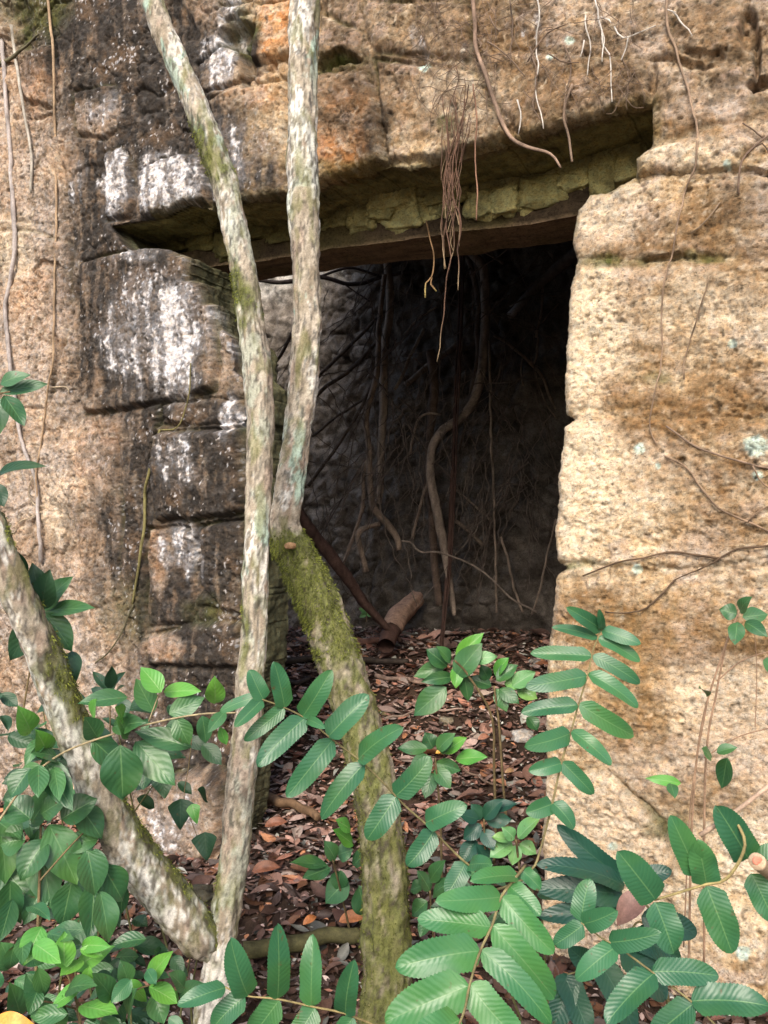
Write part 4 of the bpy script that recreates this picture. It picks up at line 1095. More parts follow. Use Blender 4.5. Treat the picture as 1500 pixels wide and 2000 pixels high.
lt = obj('leaf_litter', V, Fc, M_LITTER, None, col=Cc)
tag(lt, 'brown and reddish dead leaves covering the floor of the doorway and room', 'leaf litter', kind='stuff')

def floor_stick(name, label, a, b, wd, base, sag=0.0, cat='stick', seed=0, group=None, lift=.02, rough=.2, end=None):
    """lies on the ground between two photo pixels (ground found by marching)"""
    def hit(px, py):
        for Y in np.linspace(1.7, 7, 1400):
            p = at(px, py, Y)
            if p[2] < ground_h(np.array([p[0]]), np.array([p[1]]))[0] + lift: return p
        return at(px, py, 5)
    A, B = hit(*a), hit(*b)
    n = 7; pts = []
    r = np.random.default_rng(seed)
    for i in range(n):
        t = i / (n - 1); p = A * (1 - t) + B * t
        p = p + np.array([r.normal(0, .010), r.normal(0, .010), 0])
        p[2] = ground_h(p[:1], p[1:2])[0] + lift + wd / F * p[1] / 2
        pts.append(p)
    return stringy(name, label, cat, [(pts, [wd / F * p[1] / 2 * (1 - .25 * i / n) for i, p in enumerate(pts)])], base, end, group=group, nseg=10, wob=.006, rough=rough, seed=seed)
ST = 'sticks lying on the doorway floor'
for k, (lab, a, b, wd, c) in enumerate([
        ('dark stick lying level across the floor behind the mossy tree', (530, 1296), (790, 1300), 14, (.05, .038, .03)),
        ('dark stick at the back of the floor left of the mossy trunk', (520, 1206), (610, 1204), 11, (.05, .04, .035)),
        ('reddish split stick on the floor in front of the hollow log', (690, 1262), (760, 1255), 14, (.24, .13, .10)),
        ('pale stick on the floor right of the mossy trunk', (735, 1325), (830, 1340), 9, (.32, .22, .17)),
        ('grey brown plank of wood lying on the dark floor left of the mossy tree', (515, 1568), (628, 1605), 20, (.17, .105, .06)),
        ('thin pale twig on the floor under the small sapling', (838, 1396), (905, 1384), 5, (.3, .22, .18)),
        ('thin brown twig on the floor near the right jamb', (885, 1500), (975, 1540), 5, (.22, .15, .11)),
        ('dark twig on the floor before the right dark corner', (930, 1220), (1040, 1250), 6, (.07, .05, .04)),
        ('thin grey stick on the floor just inside the threshold', (745, 1410), (880, 1370), 5, (.25, .19, .15)),
        ('long thin brown twig lying on the floor toward the back', (820, 1215), (960, 1195), 5, (.2, .13, .1)),
        ('dark root lying level on the floor left of the hollow log', (640, 1228), (750, 1222), 10, (.07, .05, .04))]):
    floor_stick('fallen_stick', lab, a, b, wd, c, seed=470 + k, group=ST)
floor_stick('fallen_branch', 'mossy dark branch lying level at the foot of the two trees', (480, 1868), (720, 1842), 34, (.075, .07, .03), cat='branch', seed=490, lift=.03)
# broken hollow log
hl = empty('hollow_log', at(775, 1225, 5.4), 'short broken hollow log lying on the floor at the centre of the doorway', 'log')
P, R = path3([(814, 1168, 5.75), (792, 1188, 5.6), (774, 1212, 5.45), (763, 1234, 5.3)], [30, 37, 41, 40])
V, Fc, s, a, Cn = tube(P, R, 26, .008, .40, .006, 495, cap=False)
obj('bark_tube', V, Fc, M_ROOT, hl, col=np.broadcast_to(np.array([.36, .235, .175]), V.shape) * (1 + .6 * fbm(V[:, 0] * 30, V[:, 1] * 30, V[:, 2] * 30, 3, 496))[:, None])
P, R = path3([(767, 1226, 5.36), (759, 1246, 5.24), (754, 1262, 5.14)], [37, 35, 33])
V, Fc, s, a, Cn = tube(P, R, 20, .012, .10, .0, 497, cap=False)
obj('hollow_end', V, Fc, M_ROOT, hl, col=np.broadcast_to(np.array([.09, .05, .04]), V.shape) * (1 + .6 * fbm(V[:, 0] * 30, V[:, 1] * 30, V[:, 2] * 30, 3, 498))[:, None])

def rock(label, px, py, Y, s, base, seed, group='loose stones on the floor', flat=.6):
    p = at(px, py, Y); zg = ground_h(p[:1], p[1:2])[0]
    c = np.array([p[0], p[1], zg + s * flat * .5])
    V = boulder(lambda q: c + q, s, s * .8, s * flat, seed, .75, .35)
    o = obj('loose_stone', V, ICO_F, M_STONE, None, col=np.broadcast_to(np.array(base), V.shape) * (1 + .6 * fbm(V[:, 0] * 30, V[:, 1] * 30, V[:, 2] * 30, 3, seed))[:, None])
    tag(o, label, 'stone', group)

def gY(px, py):
    for Y in np.linspace(1.7, 7, 1400):
        p = at(px, py, Y)
        if p[2] < ground_h(np.array([p[0]]), np.array([p[1]]))[0]: return Y
    return 6.0
for k, (lab, px, py, s, c) in enumerate([
        ('white flat stone on the floor beside the right jamb', 1020, 1445, .055, (.55, .52, .48)), ('grey stone on the floor before the right dark corner', 1045, 1300, .045, (.30, .27, .24)),
        ('pale stone on the floor left of the threshold saplings', 872, 1412, .035, (.33, .30, .22)), ('small mossy stone on the floor under the saplings', 757, 1398, .03, (.22, .20, .10)),
        ('white stone chip near the back of the doorway floor', 920, 1258, .03, (.5, .47, .42)), ('white stone chip left of the hollow log', 700, 1255, .03, (.45, .42, .38)),
        ('dark stone at the foot of the left pillar', 385, 1770, .07, (.09, .085, .06)), ('tan stone lying at the foot of the left pillar', 445, 1745, .06, (.18, .15, .10))]):
    rock(lab, px, py, gY(px, py), s, c, 510 + k)

# ------------------------------------------------------------------ leaves and plants
def leaf_geo(Bp, Tp, W, shape='ellipse', serr=0.0, droop=.12, fold=.25, roll=0.0, rows=16, face=.7, bend=0.0, seed=0, n_hint=None):
    """blade from base to tip; faces the sky and the open side"""
    Bp = np.asarray(Bp, float); Tp = np.asarray(Tp, float)
    d = Tp - Bp; L = np.linalg.norm(d); d = d / L
    view = np.array([0, 0, CZ]) - (Bp + Tp) / 2; view /= np.linalg.norm(view)
    n = face * view + (1 - face) * np.array([0, -.1, 1.0]) if n_hint is None else np.asarray(n_hint, float)
    n = n - d * (n @ d); n /= np.linalg.norm(n) + 1e-9
    x = np.cross(d, n)
    n2 = n * math.cos(roll) + x * math.sin(roll); x = np.cross(d, n2); n = n2
    if serr: rows = 44
    t = np.linspace(0, 1, rows); cs = np.array([-1, -.66, -.33, 0, .33, .66, 1])
    T, Cc = np.meshgrid(t, cs, indexing='ij')
    if shape == 'oblong':
        prof = np.clip(T / .14, 0, 1) ** .55 * np.sqrt(np.clip(1 - (np.clip(T - .52, 0, 1) / .48) ** 1.9, 0, 1)) ** 1.15
    elif shape == 'heart':
        prof = np.clip(T / .22, 0, 1) ** .5 * np.clip((1 - T) / .8, 0, 1) ** .8 * 1.05
    elif shape == 'lance':
        prof = np.sin(np.pi * np.clip(T, 0, 1) ** .75) ** .95
    else:
        prof = np.sin(np.pi * np.clip(T, 0, 1) ** .82) ** .85 * (1 - .25 * sst(.8, 1, T))
    prof = np.maximum(prof, .012)
    if serr:
        saw = (np.arange(rows) % 2)[:, None] * np.abs(Cc) ** 3
        prof = prof * (1 + serr * (saw - .5 * np.abs(Cc) ** 3))
    r = np.random.default_rng(seed)
    wv = r.uniform(.5, 1.2); phs = r.uniform(0, 6)
    lx = W / 2 * prof * Cc
    side = bend * L * (4 * T * (1 - T))
    lz = L * droop * (4 * T * (1 - T)) * .5 + W / 2 * fold * np.abs(Cc) * prof * .8 + W * .05 * np.sin(T * 9 * wv + phs) * Cc
    P = Bp + (T * L)[..., None] * d + (lx + side)[..., None] * x + lz[..., None] * n
    return P.reshape(-1, 3), grid_faces(rows, 7), np.stack([(Cc + 1) / 2, T], -1).reshape(-1, 2)

LSEED = [0]
def leaf(name, Bp, Tp, W, mat, parent, **kw):
    LSEED[0] += 1
    V, Fc, uv = leaf_geo(Bp, Tp, W, seed=LSEED[0], **kw)
    return obj(name, V, Fc, mat, parent, uv=uv)

def stem(name, pts, rad, parent, base=(.14, .12, .05), nseg=7, step=.012, wob=.0):
    V, Fc, s, a, Cn = tube(np.array(pts), rad, nseg, step, .08, wob, int(abs(pts[0][0]) * 1000) % 97)
    return obj(name, V, Fc, M_ROOT, parent, col=np.broadcast_to(np.array(base), V.shape) * (1 + .5 * fbm(V[:, 0] * 40, V[:, 1] * 40, V[:, 2] * 20, 2, 3))[:, None])

def frond(parent, rachis, depth, leaves, mat, wscale=1.0, tipdepth=-.02, spread=.04, rw=(5, 3), base=(.20, .17, .08), seed=0, face=.72):
    """rachis and leaflets traced in photo pixels; depth = (start, end) in metres along the rachis"""
    n = len(rachis); dep = np.linspace(depth[0], depth[1], n)
    pts = [at(x, y, d) for (x, y), d in zip(rachis, dep)]
    ra = stem('frond', pts, [np.interp(i / (n - 1), [0, 1], rw) / F * d / 2 for i, d in enumerate(dep)], parent, base)
    rx = np.array([[x, y] for x, y in rachis], float)
    r = np.random.default_rng(seed + 900)
    for k, (b, tp, wd) in enumerate(leaves):
        # depth of the rachis at the leaflet's base
        best = (1e9, depth[0], rx[0])
        for i in range(n - 1):
            e = rx[i + 1] - rx[i]; t = np.clip(((np.array(b) - rx[i]) @ e) / (e @ e), 0, 1)
            q = rx[i] + t * e; dd_ = np.hypot(*(q - b))
            if dd_ < best[0]: best = (dd_, dep[i] + t * (dep[i + 1] - dep[i]), q)
        d0 = best[1]; q = best[2] + .25 * (np.array(b) - best[2])
        d1 = d0 + tipdepth + r.uniform(-spread, spread)
        Bp = at(q[0], q[1], d0); Tp = at(tp[0], tp[1], d1)
        leaf('leaflet', Bp, Tp, wd * wscale * r.uniform(.80, .98) / F * (d0 + d1) / 2, mat, ra, shape='oblong', serr=.07, droop=r.uniform(.04, .26), fold=r.uniform(.05, .42), roll=r.uniform(-.34, .34), face=face + .06, bend=r.uniform(-.03, .03))
    return ra

s1 = empty('pinnate_sapling', at(1075, 2250, 1.55), 'tall sapling with three big toothed fronds crossing the doorway in front', 'sapling')
stem('stem', [at(1075, 2250, 1.55), at(1062, 2050, 1.6), at(1050, 1880, 1.63), at(1040, 1760, 1.65), at(1030, 1695, 1.66)], [.006, .006, .0055, .005, .004], s1, (.13, .10, .05))
frond(s1, [(1030, 1715), (960, 1738), (930, 1702), (895, 1672), (840, 1617), (787, 1570), (750, 1530), (705, 1487), (650, 1445), (595, 1402), (545, 1378), (500, 1362)], (1.66, 1.50),
      [((515, 1366), (487, 1308), 36), ((500, 1362), (430, 1390), 30), ((512, 1367), (458, 1420), 32), ((557, 1380), (535, 1292), 38), ((556, 1382), (477, 1447), 36), ((590, 1402), (648, 1308), 45), ((598, 1400), (502, 1497), 50),
       ((640, 1440), (720, 1357), 50), ((652, 1442), (560, 1557), 52), ((697, 1487), (787, 1420), 48), ((772, 1555), (842, 1478), 48), ((715, 1488), (627, 1600), 55), ((777, 1552), (717, 1640), 55), ((833, 1605), (912, 1572), 46),
       ((850, 1620), (795, 1692), 52), ((905, 1690), (872, 1748), 42), ((915, 1690), (962, 1688), 34), ((600, 1405), (636, 1422), 20)], M_FROND, seed=1)
frond(s1, [(1030, 1705), (1045, 1690), (1058, 1650), (1079, 1569), (1097, 1489), (1115, 1430), (1130, 1376), (1148, 1318), (1160, 1265), (1176, 1228)], (1.66, 1.78),
      [((1175, 1230), (1106, 1186), 30), ((1177, 1230), (1170, 1190), 18), ((1165, 1245), (1078, 1225), 29), ((1175, 1230), (1252, 1258), 31), ((1168, 1245), (1250, 1292), 33), ((1152, 1280), (1036, 1276), 34), ((1160, 1281), (1250, 1335), 35),
       ((1145, 1320), (1026, 1342), 41), ((1148, 1315), (1246, 1382), 41), ((1128, 1377), (1018, 1392), 42), ((1132, 1375), (1238, 1437), 42), ((1112, 1432), (1024, 1458), 42), ((1118, 1428), (1194, 1494), 42), ((1095, 1490), (1032, 1506), 37),
       ((1098, 1488), (1159, 1551), 39), ((1078, 1570), (1027, 1588), 37), ((1080, 1568), (1121, 1619), 37)], M_FROND, seed=2)
frond(s1, [(1026, 1690), (1017, 1702), (980, 1750), (962, 1805), (937, 1860), (917, 1925), (908, 1970), (890, 2020)], (1.65, 1.28),
      [((1012, 1712), (918, 1720), 40), ((980, 1752), (850, 1760), 50), ((957, 1810), (815, 1795), 56), ((937, 1857), (772, 1890), 70), ((915, 1925), (752, 1997), 80), ((1020, 1700), (1056, 1737), 36), ((995, 1730), (1056, 1788), 46),
       ((982, 1752), (1082, 1862), 56), ((962, 1808), (1083, 1950), 62), ((940, 1855), (1076, 2000), 62), ((918, 1922), (1025, 2040), 66), ((895, 1990), (800, 2040), 70)], M_FROND_LIGHT, seed=3, rw=(6, 5))
s2 = empty('pinnate_sapling', at(720, 2300, 1.6), 'low sapling whose frond of upright leaflets shows at the bottom centre', 'sapling')
frond(s2, [(800, 2150), (760, 2030), (690, 1985), (610, 1966), (540, 1951), (480, 1945), (440, 1928)], (1.6, 1.52),
      [((485, 1942), (450, 1832), 55), ((542, 1950), (542, 1804), 54), ((608, 1964), (612, 1824), 50), ((675, 1982), (692, 1874), 45), ((440, 1930), (346, 1964), 44), ((478, 1948), (415, 2010), 50), ((545, 1955), (488, 2030), 54),
       ((615, 1970), (570, 2040), 50), ((690, 1988), (650, 2050), 45)], M_FROND, seed=4, base=(.25, .20, .09))
stem('stem', [at(720, 2300, 1.6), at(770, 2220, 1.6), at(800, 2150, 1.6)], [.005, .005, .004], s2)
s3 = empty('pinnate_sapling', at(1460, 2260, 1.4), 'sapling with a mid green frond filling the bottom right corner', 'sapling')
stem('stem', [at(1460, 2260, 1.42), at(1450, 2120, 1.42), at(1420, 2030, 1.42)], [.005, .005, .004], s3)
frond(s3, [(1420, 2030), (1400, 2005), (1350, 1956), (1272, 1897), (1205, 1848), (1180, 1835), (1135, 1802)], (1.42, 1.5),
      [((1135, 1797), (1152, 1716), 48), ((1140, 1802), (1206, 1778), 44), ((1138, 1808), (1082, 1846), 40), ((1190, 1840), (1292, 1822), 46), ((1205, 1847), (1124, 1914), 50), ((1272, 1898), (1404, 1906), 58), ((1278, 1900), (1184, 2000), 62),
       ((1350, 1955), (1505, 1966), 70), ((1355, 1960), (1272, 2030), 65)], M_FROND, seed=5)
s4 = empty('pinnate_sapling', at(1330, 2200, 1.75), 'sapling with dark bluish shaded fronds low against the right wall', 'sapling')
stem('stem', [at(1330, 2200, 1.78), at(1310, 2000, 1.78), at(1290, 1860, 1.78), at(1280, 1780, 1.78)], [.005, .005, .004, .003], s4)
frond(s4, [(1280, 1790), (1240, 1740), (1215, 1712), (1190, 1690)], (1.78, 1.82),
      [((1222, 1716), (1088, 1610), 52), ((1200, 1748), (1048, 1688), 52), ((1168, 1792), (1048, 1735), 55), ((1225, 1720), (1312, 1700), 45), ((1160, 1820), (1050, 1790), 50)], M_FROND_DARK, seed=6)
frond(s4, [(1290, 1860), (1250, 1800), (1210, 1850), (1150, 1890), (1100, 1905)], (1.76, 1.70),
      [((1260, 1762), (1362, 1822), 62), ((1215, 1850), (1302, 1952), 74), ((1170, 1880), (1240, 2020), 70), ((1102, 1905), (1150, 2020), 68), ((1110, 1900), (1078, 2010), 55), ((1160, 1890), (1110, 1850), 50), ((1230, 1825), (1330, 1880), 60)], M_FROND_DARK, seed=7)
s5 = empty('leafy_branch', at(1560, 1480, 1.55), 'branch with hanging oval leaves and a pink cut end at the right edge', 'branch')
stem('twig', [at(1640, 1430, 1.55), at(1500, 1537, 1.55), at(1430, 1590, 1.56), at(1367, 1632, 1.57)], [.0045, .0042, .004, .005], s5, (.42, .30, .22))
stem('twig', [at(1430, 1590, 1.56), at(1455, 1650, 1.52), at(1420, 1715, 1.54), at(1375, 1728, 1.56), at(1320, 1745, 1.58), at(1278, 1758, 1.6)], [.003, .003, .003, .0028, .0025, .002], s5, (.33, .27, .12))
for b, tp, wd in [((1362, 1708), (1309, 1592), 48), ((1380, 1728), (1362, 1640), 52), ((1380, 1730), (1430, 1862), 58), ((1462, 1678), (1398, 1573), 58), ((1468, 1706), (1512, 1800), 48), ((1280, 1757), (1206, 1662), 60), ((1280, 1762), (1316, 1862), 60), ((1470, 1690), (1560, 1660), 50)]:
    leaf('leaf', at(*b, 1.56), at(*tp, 1.54), wd / F * 1.62, M_FROND, s5, shape='oblong', serr=.06, droop=.1, fold=.25, roll=random.uniform(-.2, .2))
cpt = at(1478, 1681, 1.45)
stem('cut_stub', [at(1530, 1730, 1.62), at(1500, 1702, 1.53), at(1478, 1682, 1.45)], [.012, .013, .0145], s5, (.45, .33, .22), nseg=18)
V = boulder(lambda q: cpt + np.array([0, -.002, .001]) + q, .009, .003, .008, 4, .9, .1)
obj('cut_face', V, ICO_F, M_ROOT, s5, col=np.tile(np.array([.62, .24, .16]), (len(V), 1)))

def leafy(name, label, cat, base_px, base_Y, stems, leaves, Y, mat, group=None, shape='ellipse', face=.62, spread=.05, scale=1.0, seed=0, stemc=(.16, .12, .06), rooted=False):
    """plant traced in photo pixels: stems = pixel polylines, leaves = (base, tip, width[, material])"""
    r = np.random.default_rng(seed + 40)
    bp_ = at(*base_px, base_Y)
    if rooted: bp_[2] = float(ground_h(bp_[:1], bp_[1:2])[0])
    e = empty(name, bp_, label, cat, group)
    for pl, wd in stems:
        n = len(pl)
        yy = [np.interp(i / (n - 1), [0, 1], Y) if np.ndim(Y) else Y for i in range(n)]
        pp = [at(x, y, d) for (x, y), d in zip(pl, yy)]; rr_ = [wd / F * d / 2 * (1 - .4 * i / n) for i, d in enumerate(yy)]
        if rooted and pl is stems[0][0]:
            gz1 = float(ground_h(pp[0][:1], pp[0][1:2])[0])
            if pp[0][2] > gz1 + .01:
                pp = [np.array([pp[0][0] - .01, pp[0][1] + .01, gz1 - .01])] + pp; rr_ = [rr_[0] * 1.1] + rr_
        stem('stem', pp, rr_, e, stemc)
    for k, l in enumerate(leaves):
        b, tp, wd = l[:3]; m_ = l[3] if len(l) > 3 else mat
        d0 = (np.mean(Y) if np.ndim(Y) else Y) + r.uniform(-spread, spread); d1 = d0 + r.uniform(-spread, spread) - .02
        leaf('leaf', at(*b, d0), at(*tp, d1), wd * scale / F * d0 * 1.22, m_, e, shape=shape, droop=r.uniform(.0, .2), fold=r.uniform(.1, .5), roll=r.uniform(-.35, .35), face=face)
    return e

# saplings in the doorway
DS = 'small saplings on the doorway floor'
leafy('small_sapling', 'light green sapling with pointed leaves in the middle of the doorway', 'sapling', (960, 1640), 3.1, [([(968, 1640), (965, 1500), (960, 1400), (915, 1320), (888, 1290)], 6)],
      [((890, 1284), (945, 1236), 26, M_BRIGHT), ((890, 1322), (942, 1256), 40), ((874, 1302), (832, 1268), 34), ((870, 1298), (808, 1322), 26), ((925, 1288), (972, 1282), 22, M_PALE), ((872, 1342), (808, 1398), 40), ((885, 1322), (822, 1332), 22),
       ((893, 1300), (890, 1345), 22, M_BRIGHT), ((880, 1295), (850, 1262), 22), ((905, 1310), (915, 1370), 24)], (3.1, 2.95), M_BROAD, DS, rooted=True, spread=.03, seed=1)
leafy('small_sapling', 'bright sapling beside the middle one, nearer the right jamb', 'sapling', (975, 1700), 3.1, [([(1000, 1700), (985, 1560), (975, 1420), (965, 1340)], 6)],
      [((968, 1320), (995, 1284), 24, M_BRIGHT), ((955, 1328), (938, 1298), 22), ((970, 1330), (1012, 1298), 26), ((1000, 1340), (1046, 1312), 28, M_PALE), ((1010, 1345), (1050, 1365), 26, M_PALE), ((970, 1345), (990, 1390), 24), ((960, 1340), (915, 1325), 24), ((975, 1345), (1015, 1375), 24), ((985, 1335), (1030, 1335), 22, M_BRIGHT),
       ((1030, 1400), (1050, 1428), 24)], (3.1, 3.0), M_BROAD, DS, rooted=True, spread=.03, seed=2)
leafy('small_sapling', 'low sapling with level leaves below the middle sapling', 'sapling', (850, 1720), 2.95, [([(862, 1720), (860, 1600), (850, 1480)], 5)],
      [((890, 1482), (952, 1478), 26, M_BRIGHT), ((835, 1462), (775, 1462), 24), ((845, 1462), (830, 1430), 28), ((855, 1465), (890, 1432), 26), ((850, 1490), (900, 1505), 24), ((840, 1480), (800, 1500), 26), ((865, 1470), (912, 1440), 24, M_BRIGHT), ((850, 1500), (880, 1540), 28), ((845, 1510), (830, 1560), 26), ((860, 1470), (885, 1450), 22)], (2.95, 2.85), M_BROAD, DS, rooted=True, spread=.03, seed=3)
leafy('small_sapling', 'pale star shaped sapling at the foot of the right jamb', 'sapling', (1020, 1800), 2.8, [([(1030, 1800), (1015, 1700), (1008, 1640)], 6)],
      [((1012, 1637), (1056, 1595), 28, M_PALE), ((1000, 1645), (956, 1676), 30, M_PALE), ((1015, 1648), (1048, 1668), 24, M_PALE), ((1005, 1638), (980, 1615), 22, M_PALE), ((1010, 1650), (1000, 1690), 22, M_PALE), ((1000, 1640), (960, 1635), 20, M_PALE)], (2.8, 2.7), M_PALE, DS, rooted=True, spread=.02, seed=4)
leafy('small_sapling', 'dark green sapling between the low one and the pale star shaped one', 'sapling', (945, 1780), 2.85, [([(950, 1780), (948, 1680), (945, 1600)], 5)],
      [((945, 1600), (985, 1560), 26), ((940, 1600), (920, 1570), 24), ((950, 1605), (1000, 1600), 24), ((940, 1610), (905, 1640), 26), ((945, 1620), (965, 1660), 26), ((935, 1600), (895, 1590), 22), ((930, 1640), (900, 1690), 28), ((955, 1580), (1012, 1570), 22), ((930, 1650), (960, 1700), 26)], (2.85, 2.75), M_FROND_DARK, DS, rooted=True, spread=.03, seed=5)
leafy('small_sapling', 'small sapling on the dark floor just left of the mossy trunk', 'sapling', (660, 1850), 2.75, [([(690, 1850), (670, 1760), (650, 1680)], 5)],
      [((640, 1690), (565, 1685), 26), ((655, 1680), (632, 1642), 26), ((660, 1670), (690, 1660), 30), ((645, 1695), (590, 1715), 26), ((665, 1700), (660, 1740), 30), ((680, 1720), (635, 1765), 44), ((700, 1730), (715, 1790), 40), ((690, 1650), (650, 1620), 26, M_BRIGHT), ((685, 1620), (655, 1602), 24, M_BRIGHT), ((690, 1690), (725, 1660), 28)], (2.75, 2.6), M_BROAD, DS, rooted=True, spread=.04, seed=6)
leafy('small_sapling', 'leafy sapling low behind the front fronds right of the mossy trunk', 'sapling', (850, 1900), 2.4, [([(860, 1900), (845, 1820), (840, 1740)], 5)],
      [((840, 1740), (815, 1700), 26), ((845, 1750), (890, 1720), 28), ((835, 1760), (805, 1790), 28), ((850, 1770), (880, 1800), 28), ((840, 1720), (870, 1680), 26), ((830, 1730), (800, 1740), 24), ((845, 1790), (820, 1830), 28)], (2.4, 2.3), M_BROAD, DS, rooted=True, spread=.04, seed=7)
leafy('seedling', 'tiny pale seedling on the floor right of the leaning rotten trunk', 'seedling', (715, 1215), 5.55, [([(715, 1215), (716, 1196)], 2)], [((716, 1198), (700, 1188), 10), ((716, 1198), (732, 1190), 11), ((716, 1200), (735, 1206), 10), ((715, 1200), (702, 1206), 8)], 5.55, M_PALE, None, spread=.01, seed=8)

# shrub with broad leaves, bottom left
b1 = [((265, 1448), (342, 1535), 50), ((235, 1455), (240, 1562), 66), ((375, 1460), (262, 1428), 36), ((250, 1362), (150, 1375), 30), ((300, 1390), (265, 1325), 34), ((75, 1495), (75, 1558), 32), ((250, 1440), (228, 1400), 30), ((395, 1398), (402, 1452), 28), ((345, 1402), (370, 1455), 34),
      ((180, 1445), (240, 1500), 46), ((190, 1440), (165, 1400), 36), ((330, 1395), (400, 1362), 34), ((110, 1478), (60, 1470), 40), ((60, 1500), (20, 1560), 40), ((220, 1420), (285, 1410), 34), ((440, 1390), (405, 1432), 22)]
br = [((315, 1352), (275, 1303), 36, M_BRIGHT), ((320, 1352), (393, 1350), 28, M_BRIGHT), ((420, 1374), (420, 1320), 32, M_BRIGHT), ((60, 1430), (34, 1378), 36, M_BRIGHT), ((90, 1475), (68, 1425), 36, M_BRIGHT), ((180, 1400), (190, 1365), 26, M_BRIGHT), ((240, 1405), (225, 1380), 30, M_BRIGHT), ((430, 1420), (442, 1455), 16, M_BRIGHT)]
leafy('broadleaf_shrub', 'shrub branch with bright and dark oval leaves reaching across the left pillar base', 'shrub', (-40, 1700), 1.75, [([(-60, 1690), (0, 1600), (55, 1525), (110, 1478), (180, 1447), (300, 1412), (390, 1395), (462, 1392)], 5), ([(290, 1410), (305, 1370), (320, 1330)], 3)], b1 + br, 1.75, M_BROAD, None, seed=11, stemc=(.33, .27, .16))
b2 = [((95, 1610), (150, 1728), 60), ((75, 1620), (100, 1775), 62), ((0, 1690), (62, 1757), 52), ((195, 1740), (212, 1842), 42), ((120, 1600), (190, 1560), 50), ((60, 1600), (10, 1560), 48), ((60, 1610), (110, 1540), 44), ((140, 1720), (120, 1810), 48), ((200, 1690), (240, 1760), 50), ((50, 1640), (0, 1650), 50), ((80, 1590), (130, 1560), 40), ((90, 1640), (40, 1720), 50),
      ((170, 1660), (185, 1750), 50), ((150, 1570), (200, 1640), 46), ((20, 1720), (20, 1800), 44), ((-10, 1600), (40, 1640), 46)]
r_ = np.random.default_rng(77)
for k in range(20):
    x, y = r_.uniform(-20, 250), r_.uniform(1440, 1800)
    if x > 120 + (y - 1440) * .45: continue
    an = r_.normal(1.45, .55); Ln = r_.uniform(60, 135)
    b2.append(((x, y), (x + math.cos(an) * Ln, y + math.sin(an) * Ln), Ln * r_.uniform(.36, .46)))
leafy('broadleaf_shrub', 'dense dark shrub with drooping broad leaves at the left edge', 'shrub', (30, 2100), 1.7, [([(60, 2100), (70, 1900), (78, 1700), (80, 1600)], 7), ([(78, 1720), (140, 1650), (190, 1600)], 4)], b2, (1.74, 1.86), M_BROAD, None, seed=12)
r_ = np.random.default_rng(78)
def sprinkle(n, x0, x1, y0, y1, L0, L1, mats):
    out = []
    for k in range(n):
        x, y = r_.uniform(x0, x1), r_.uniform(y0, y1); an = r_.uniform(0, 6.28); Ln = r_.uniform(L0, L1)
        out.append(((x, y), (x + math.cos(an) * Ln, y + abs(math.sin(an)) * Ln * .7), Ln * r_.uniform(.34, .48), mats[r_.integers(len(mats))]))
    return out
b3 = sprinkle(30, -10, 330, 1760, 2000, 45, 80, [M_BROAD, M_BROAD, M_BRIGHT, M_FROND]) + [((82, 1810), (45, 1886), 40, M_BRIGHT), ((125, 1892), (125, 1818), 36, M_BRIGHT), ((145, 1893), (226, 1848), 32, M_BRIGHT), ((290, 1920), (338, 1857), 33, M_BRIGHT), ((290, 1927), (346, 1960), 34, M_BRIGHT), ((155, 1965), (232, 1982), 38, M_BRIGHT), ((110, 2010), (122, 1945), 34), ((85, 1950), (50, 1900), 38), ((40, 1985), (18, 1918), 36), ((250, 1985), (270, 1930), 36), ((130, 1935), (190, 1925), 34),
      ((250, 1920), (235, 1875), 30), ((60, 1960), (110, 1990), 36), ((220, 1950), (180, 1900), 34), ((300, 1940), (320, 2000), 36), ((20, 1890), (0, 1840), 40), ((360, 1930), (330, 1900), 30), ((350, 1945), (400, 1920), 28), ((200, 2000), (160, 2030), 40)]
leafy('broadleaf_shrub', 'low shrub with lighter pointed leaves in the bottom left corner', 'shrub', (180, 2250), 1.6, [([(180, 2250), (170, 2100), (150, 1960), (130, 1900), (90, 1830)], 6), ([(150, 1960), (230, 1950), (290, 1925), (350, 1935)], 4), ([(150, 1970), (80, 1955), (20, 1960)], 4)], b3, 1.62, M_BROAD, None, seed=13)
# dark undergrowth filling behind
def fill(name, label, n, box_px, Yr, size, mat, seed, base_px, shape='ellipse'):
    r = np.random.default_rng(seed)
    Yb = np.mean(Yr)
    pc = at((box_px[0] + box_px[2]) / 2, base_px[1], Yb); gz0 = float(ground_h(pc[:1], pc[1:2])[0])
    e = empty(name, (pc[0], pc[1], gz0), label, 'undergrowth')
    tops = []
    for k in range(max(3, n // 14)):
        x, y = r.uniform(box_px[0], box_px[2]), r.uniform(box_px[1], box_px[3]); Y = r.uniform(*Yr)
        tp = at(x, y, Y); gb = pc + np.array([r.normal(0, .08), r.normal(0, .06), 0]); gb[2] = gz0 - .01
        if tp[2] < gz0 + .1: tp[2] = gz0 + .1
        stem('stem', [gb, gb * .5 + tp * .5 + np.array([r.normal(0, .03), 0, .03]), tp], [.004, .003, .002], e, (.10, .10, .04))
    for k in range(n):
        x, y = r.uniform(box_px[0], box_px[2]), r.uniform(box_px[1], box_px[3]); Y = r.uniform(*Yr)
        b = at(x, y, Y); L = size * r.uniform(.6, 1.25); an = r.uniform(0, 2 * np.pi)
        tp = b + np.array([math.cos(an) * L * .85, math.sin(an) * L * .35, -L * r.uniform(.0, .7)])
        leaf('leaf', b, tp, L * r.uniform(.36, .5), mat if r.random() < .8 else M_BROAD, e, shape=shape, droop=r.uniform(0, .2), fold=r.uniform(.1, .5), roll=r.uniform(-.5, .5), face=.5)
    return e
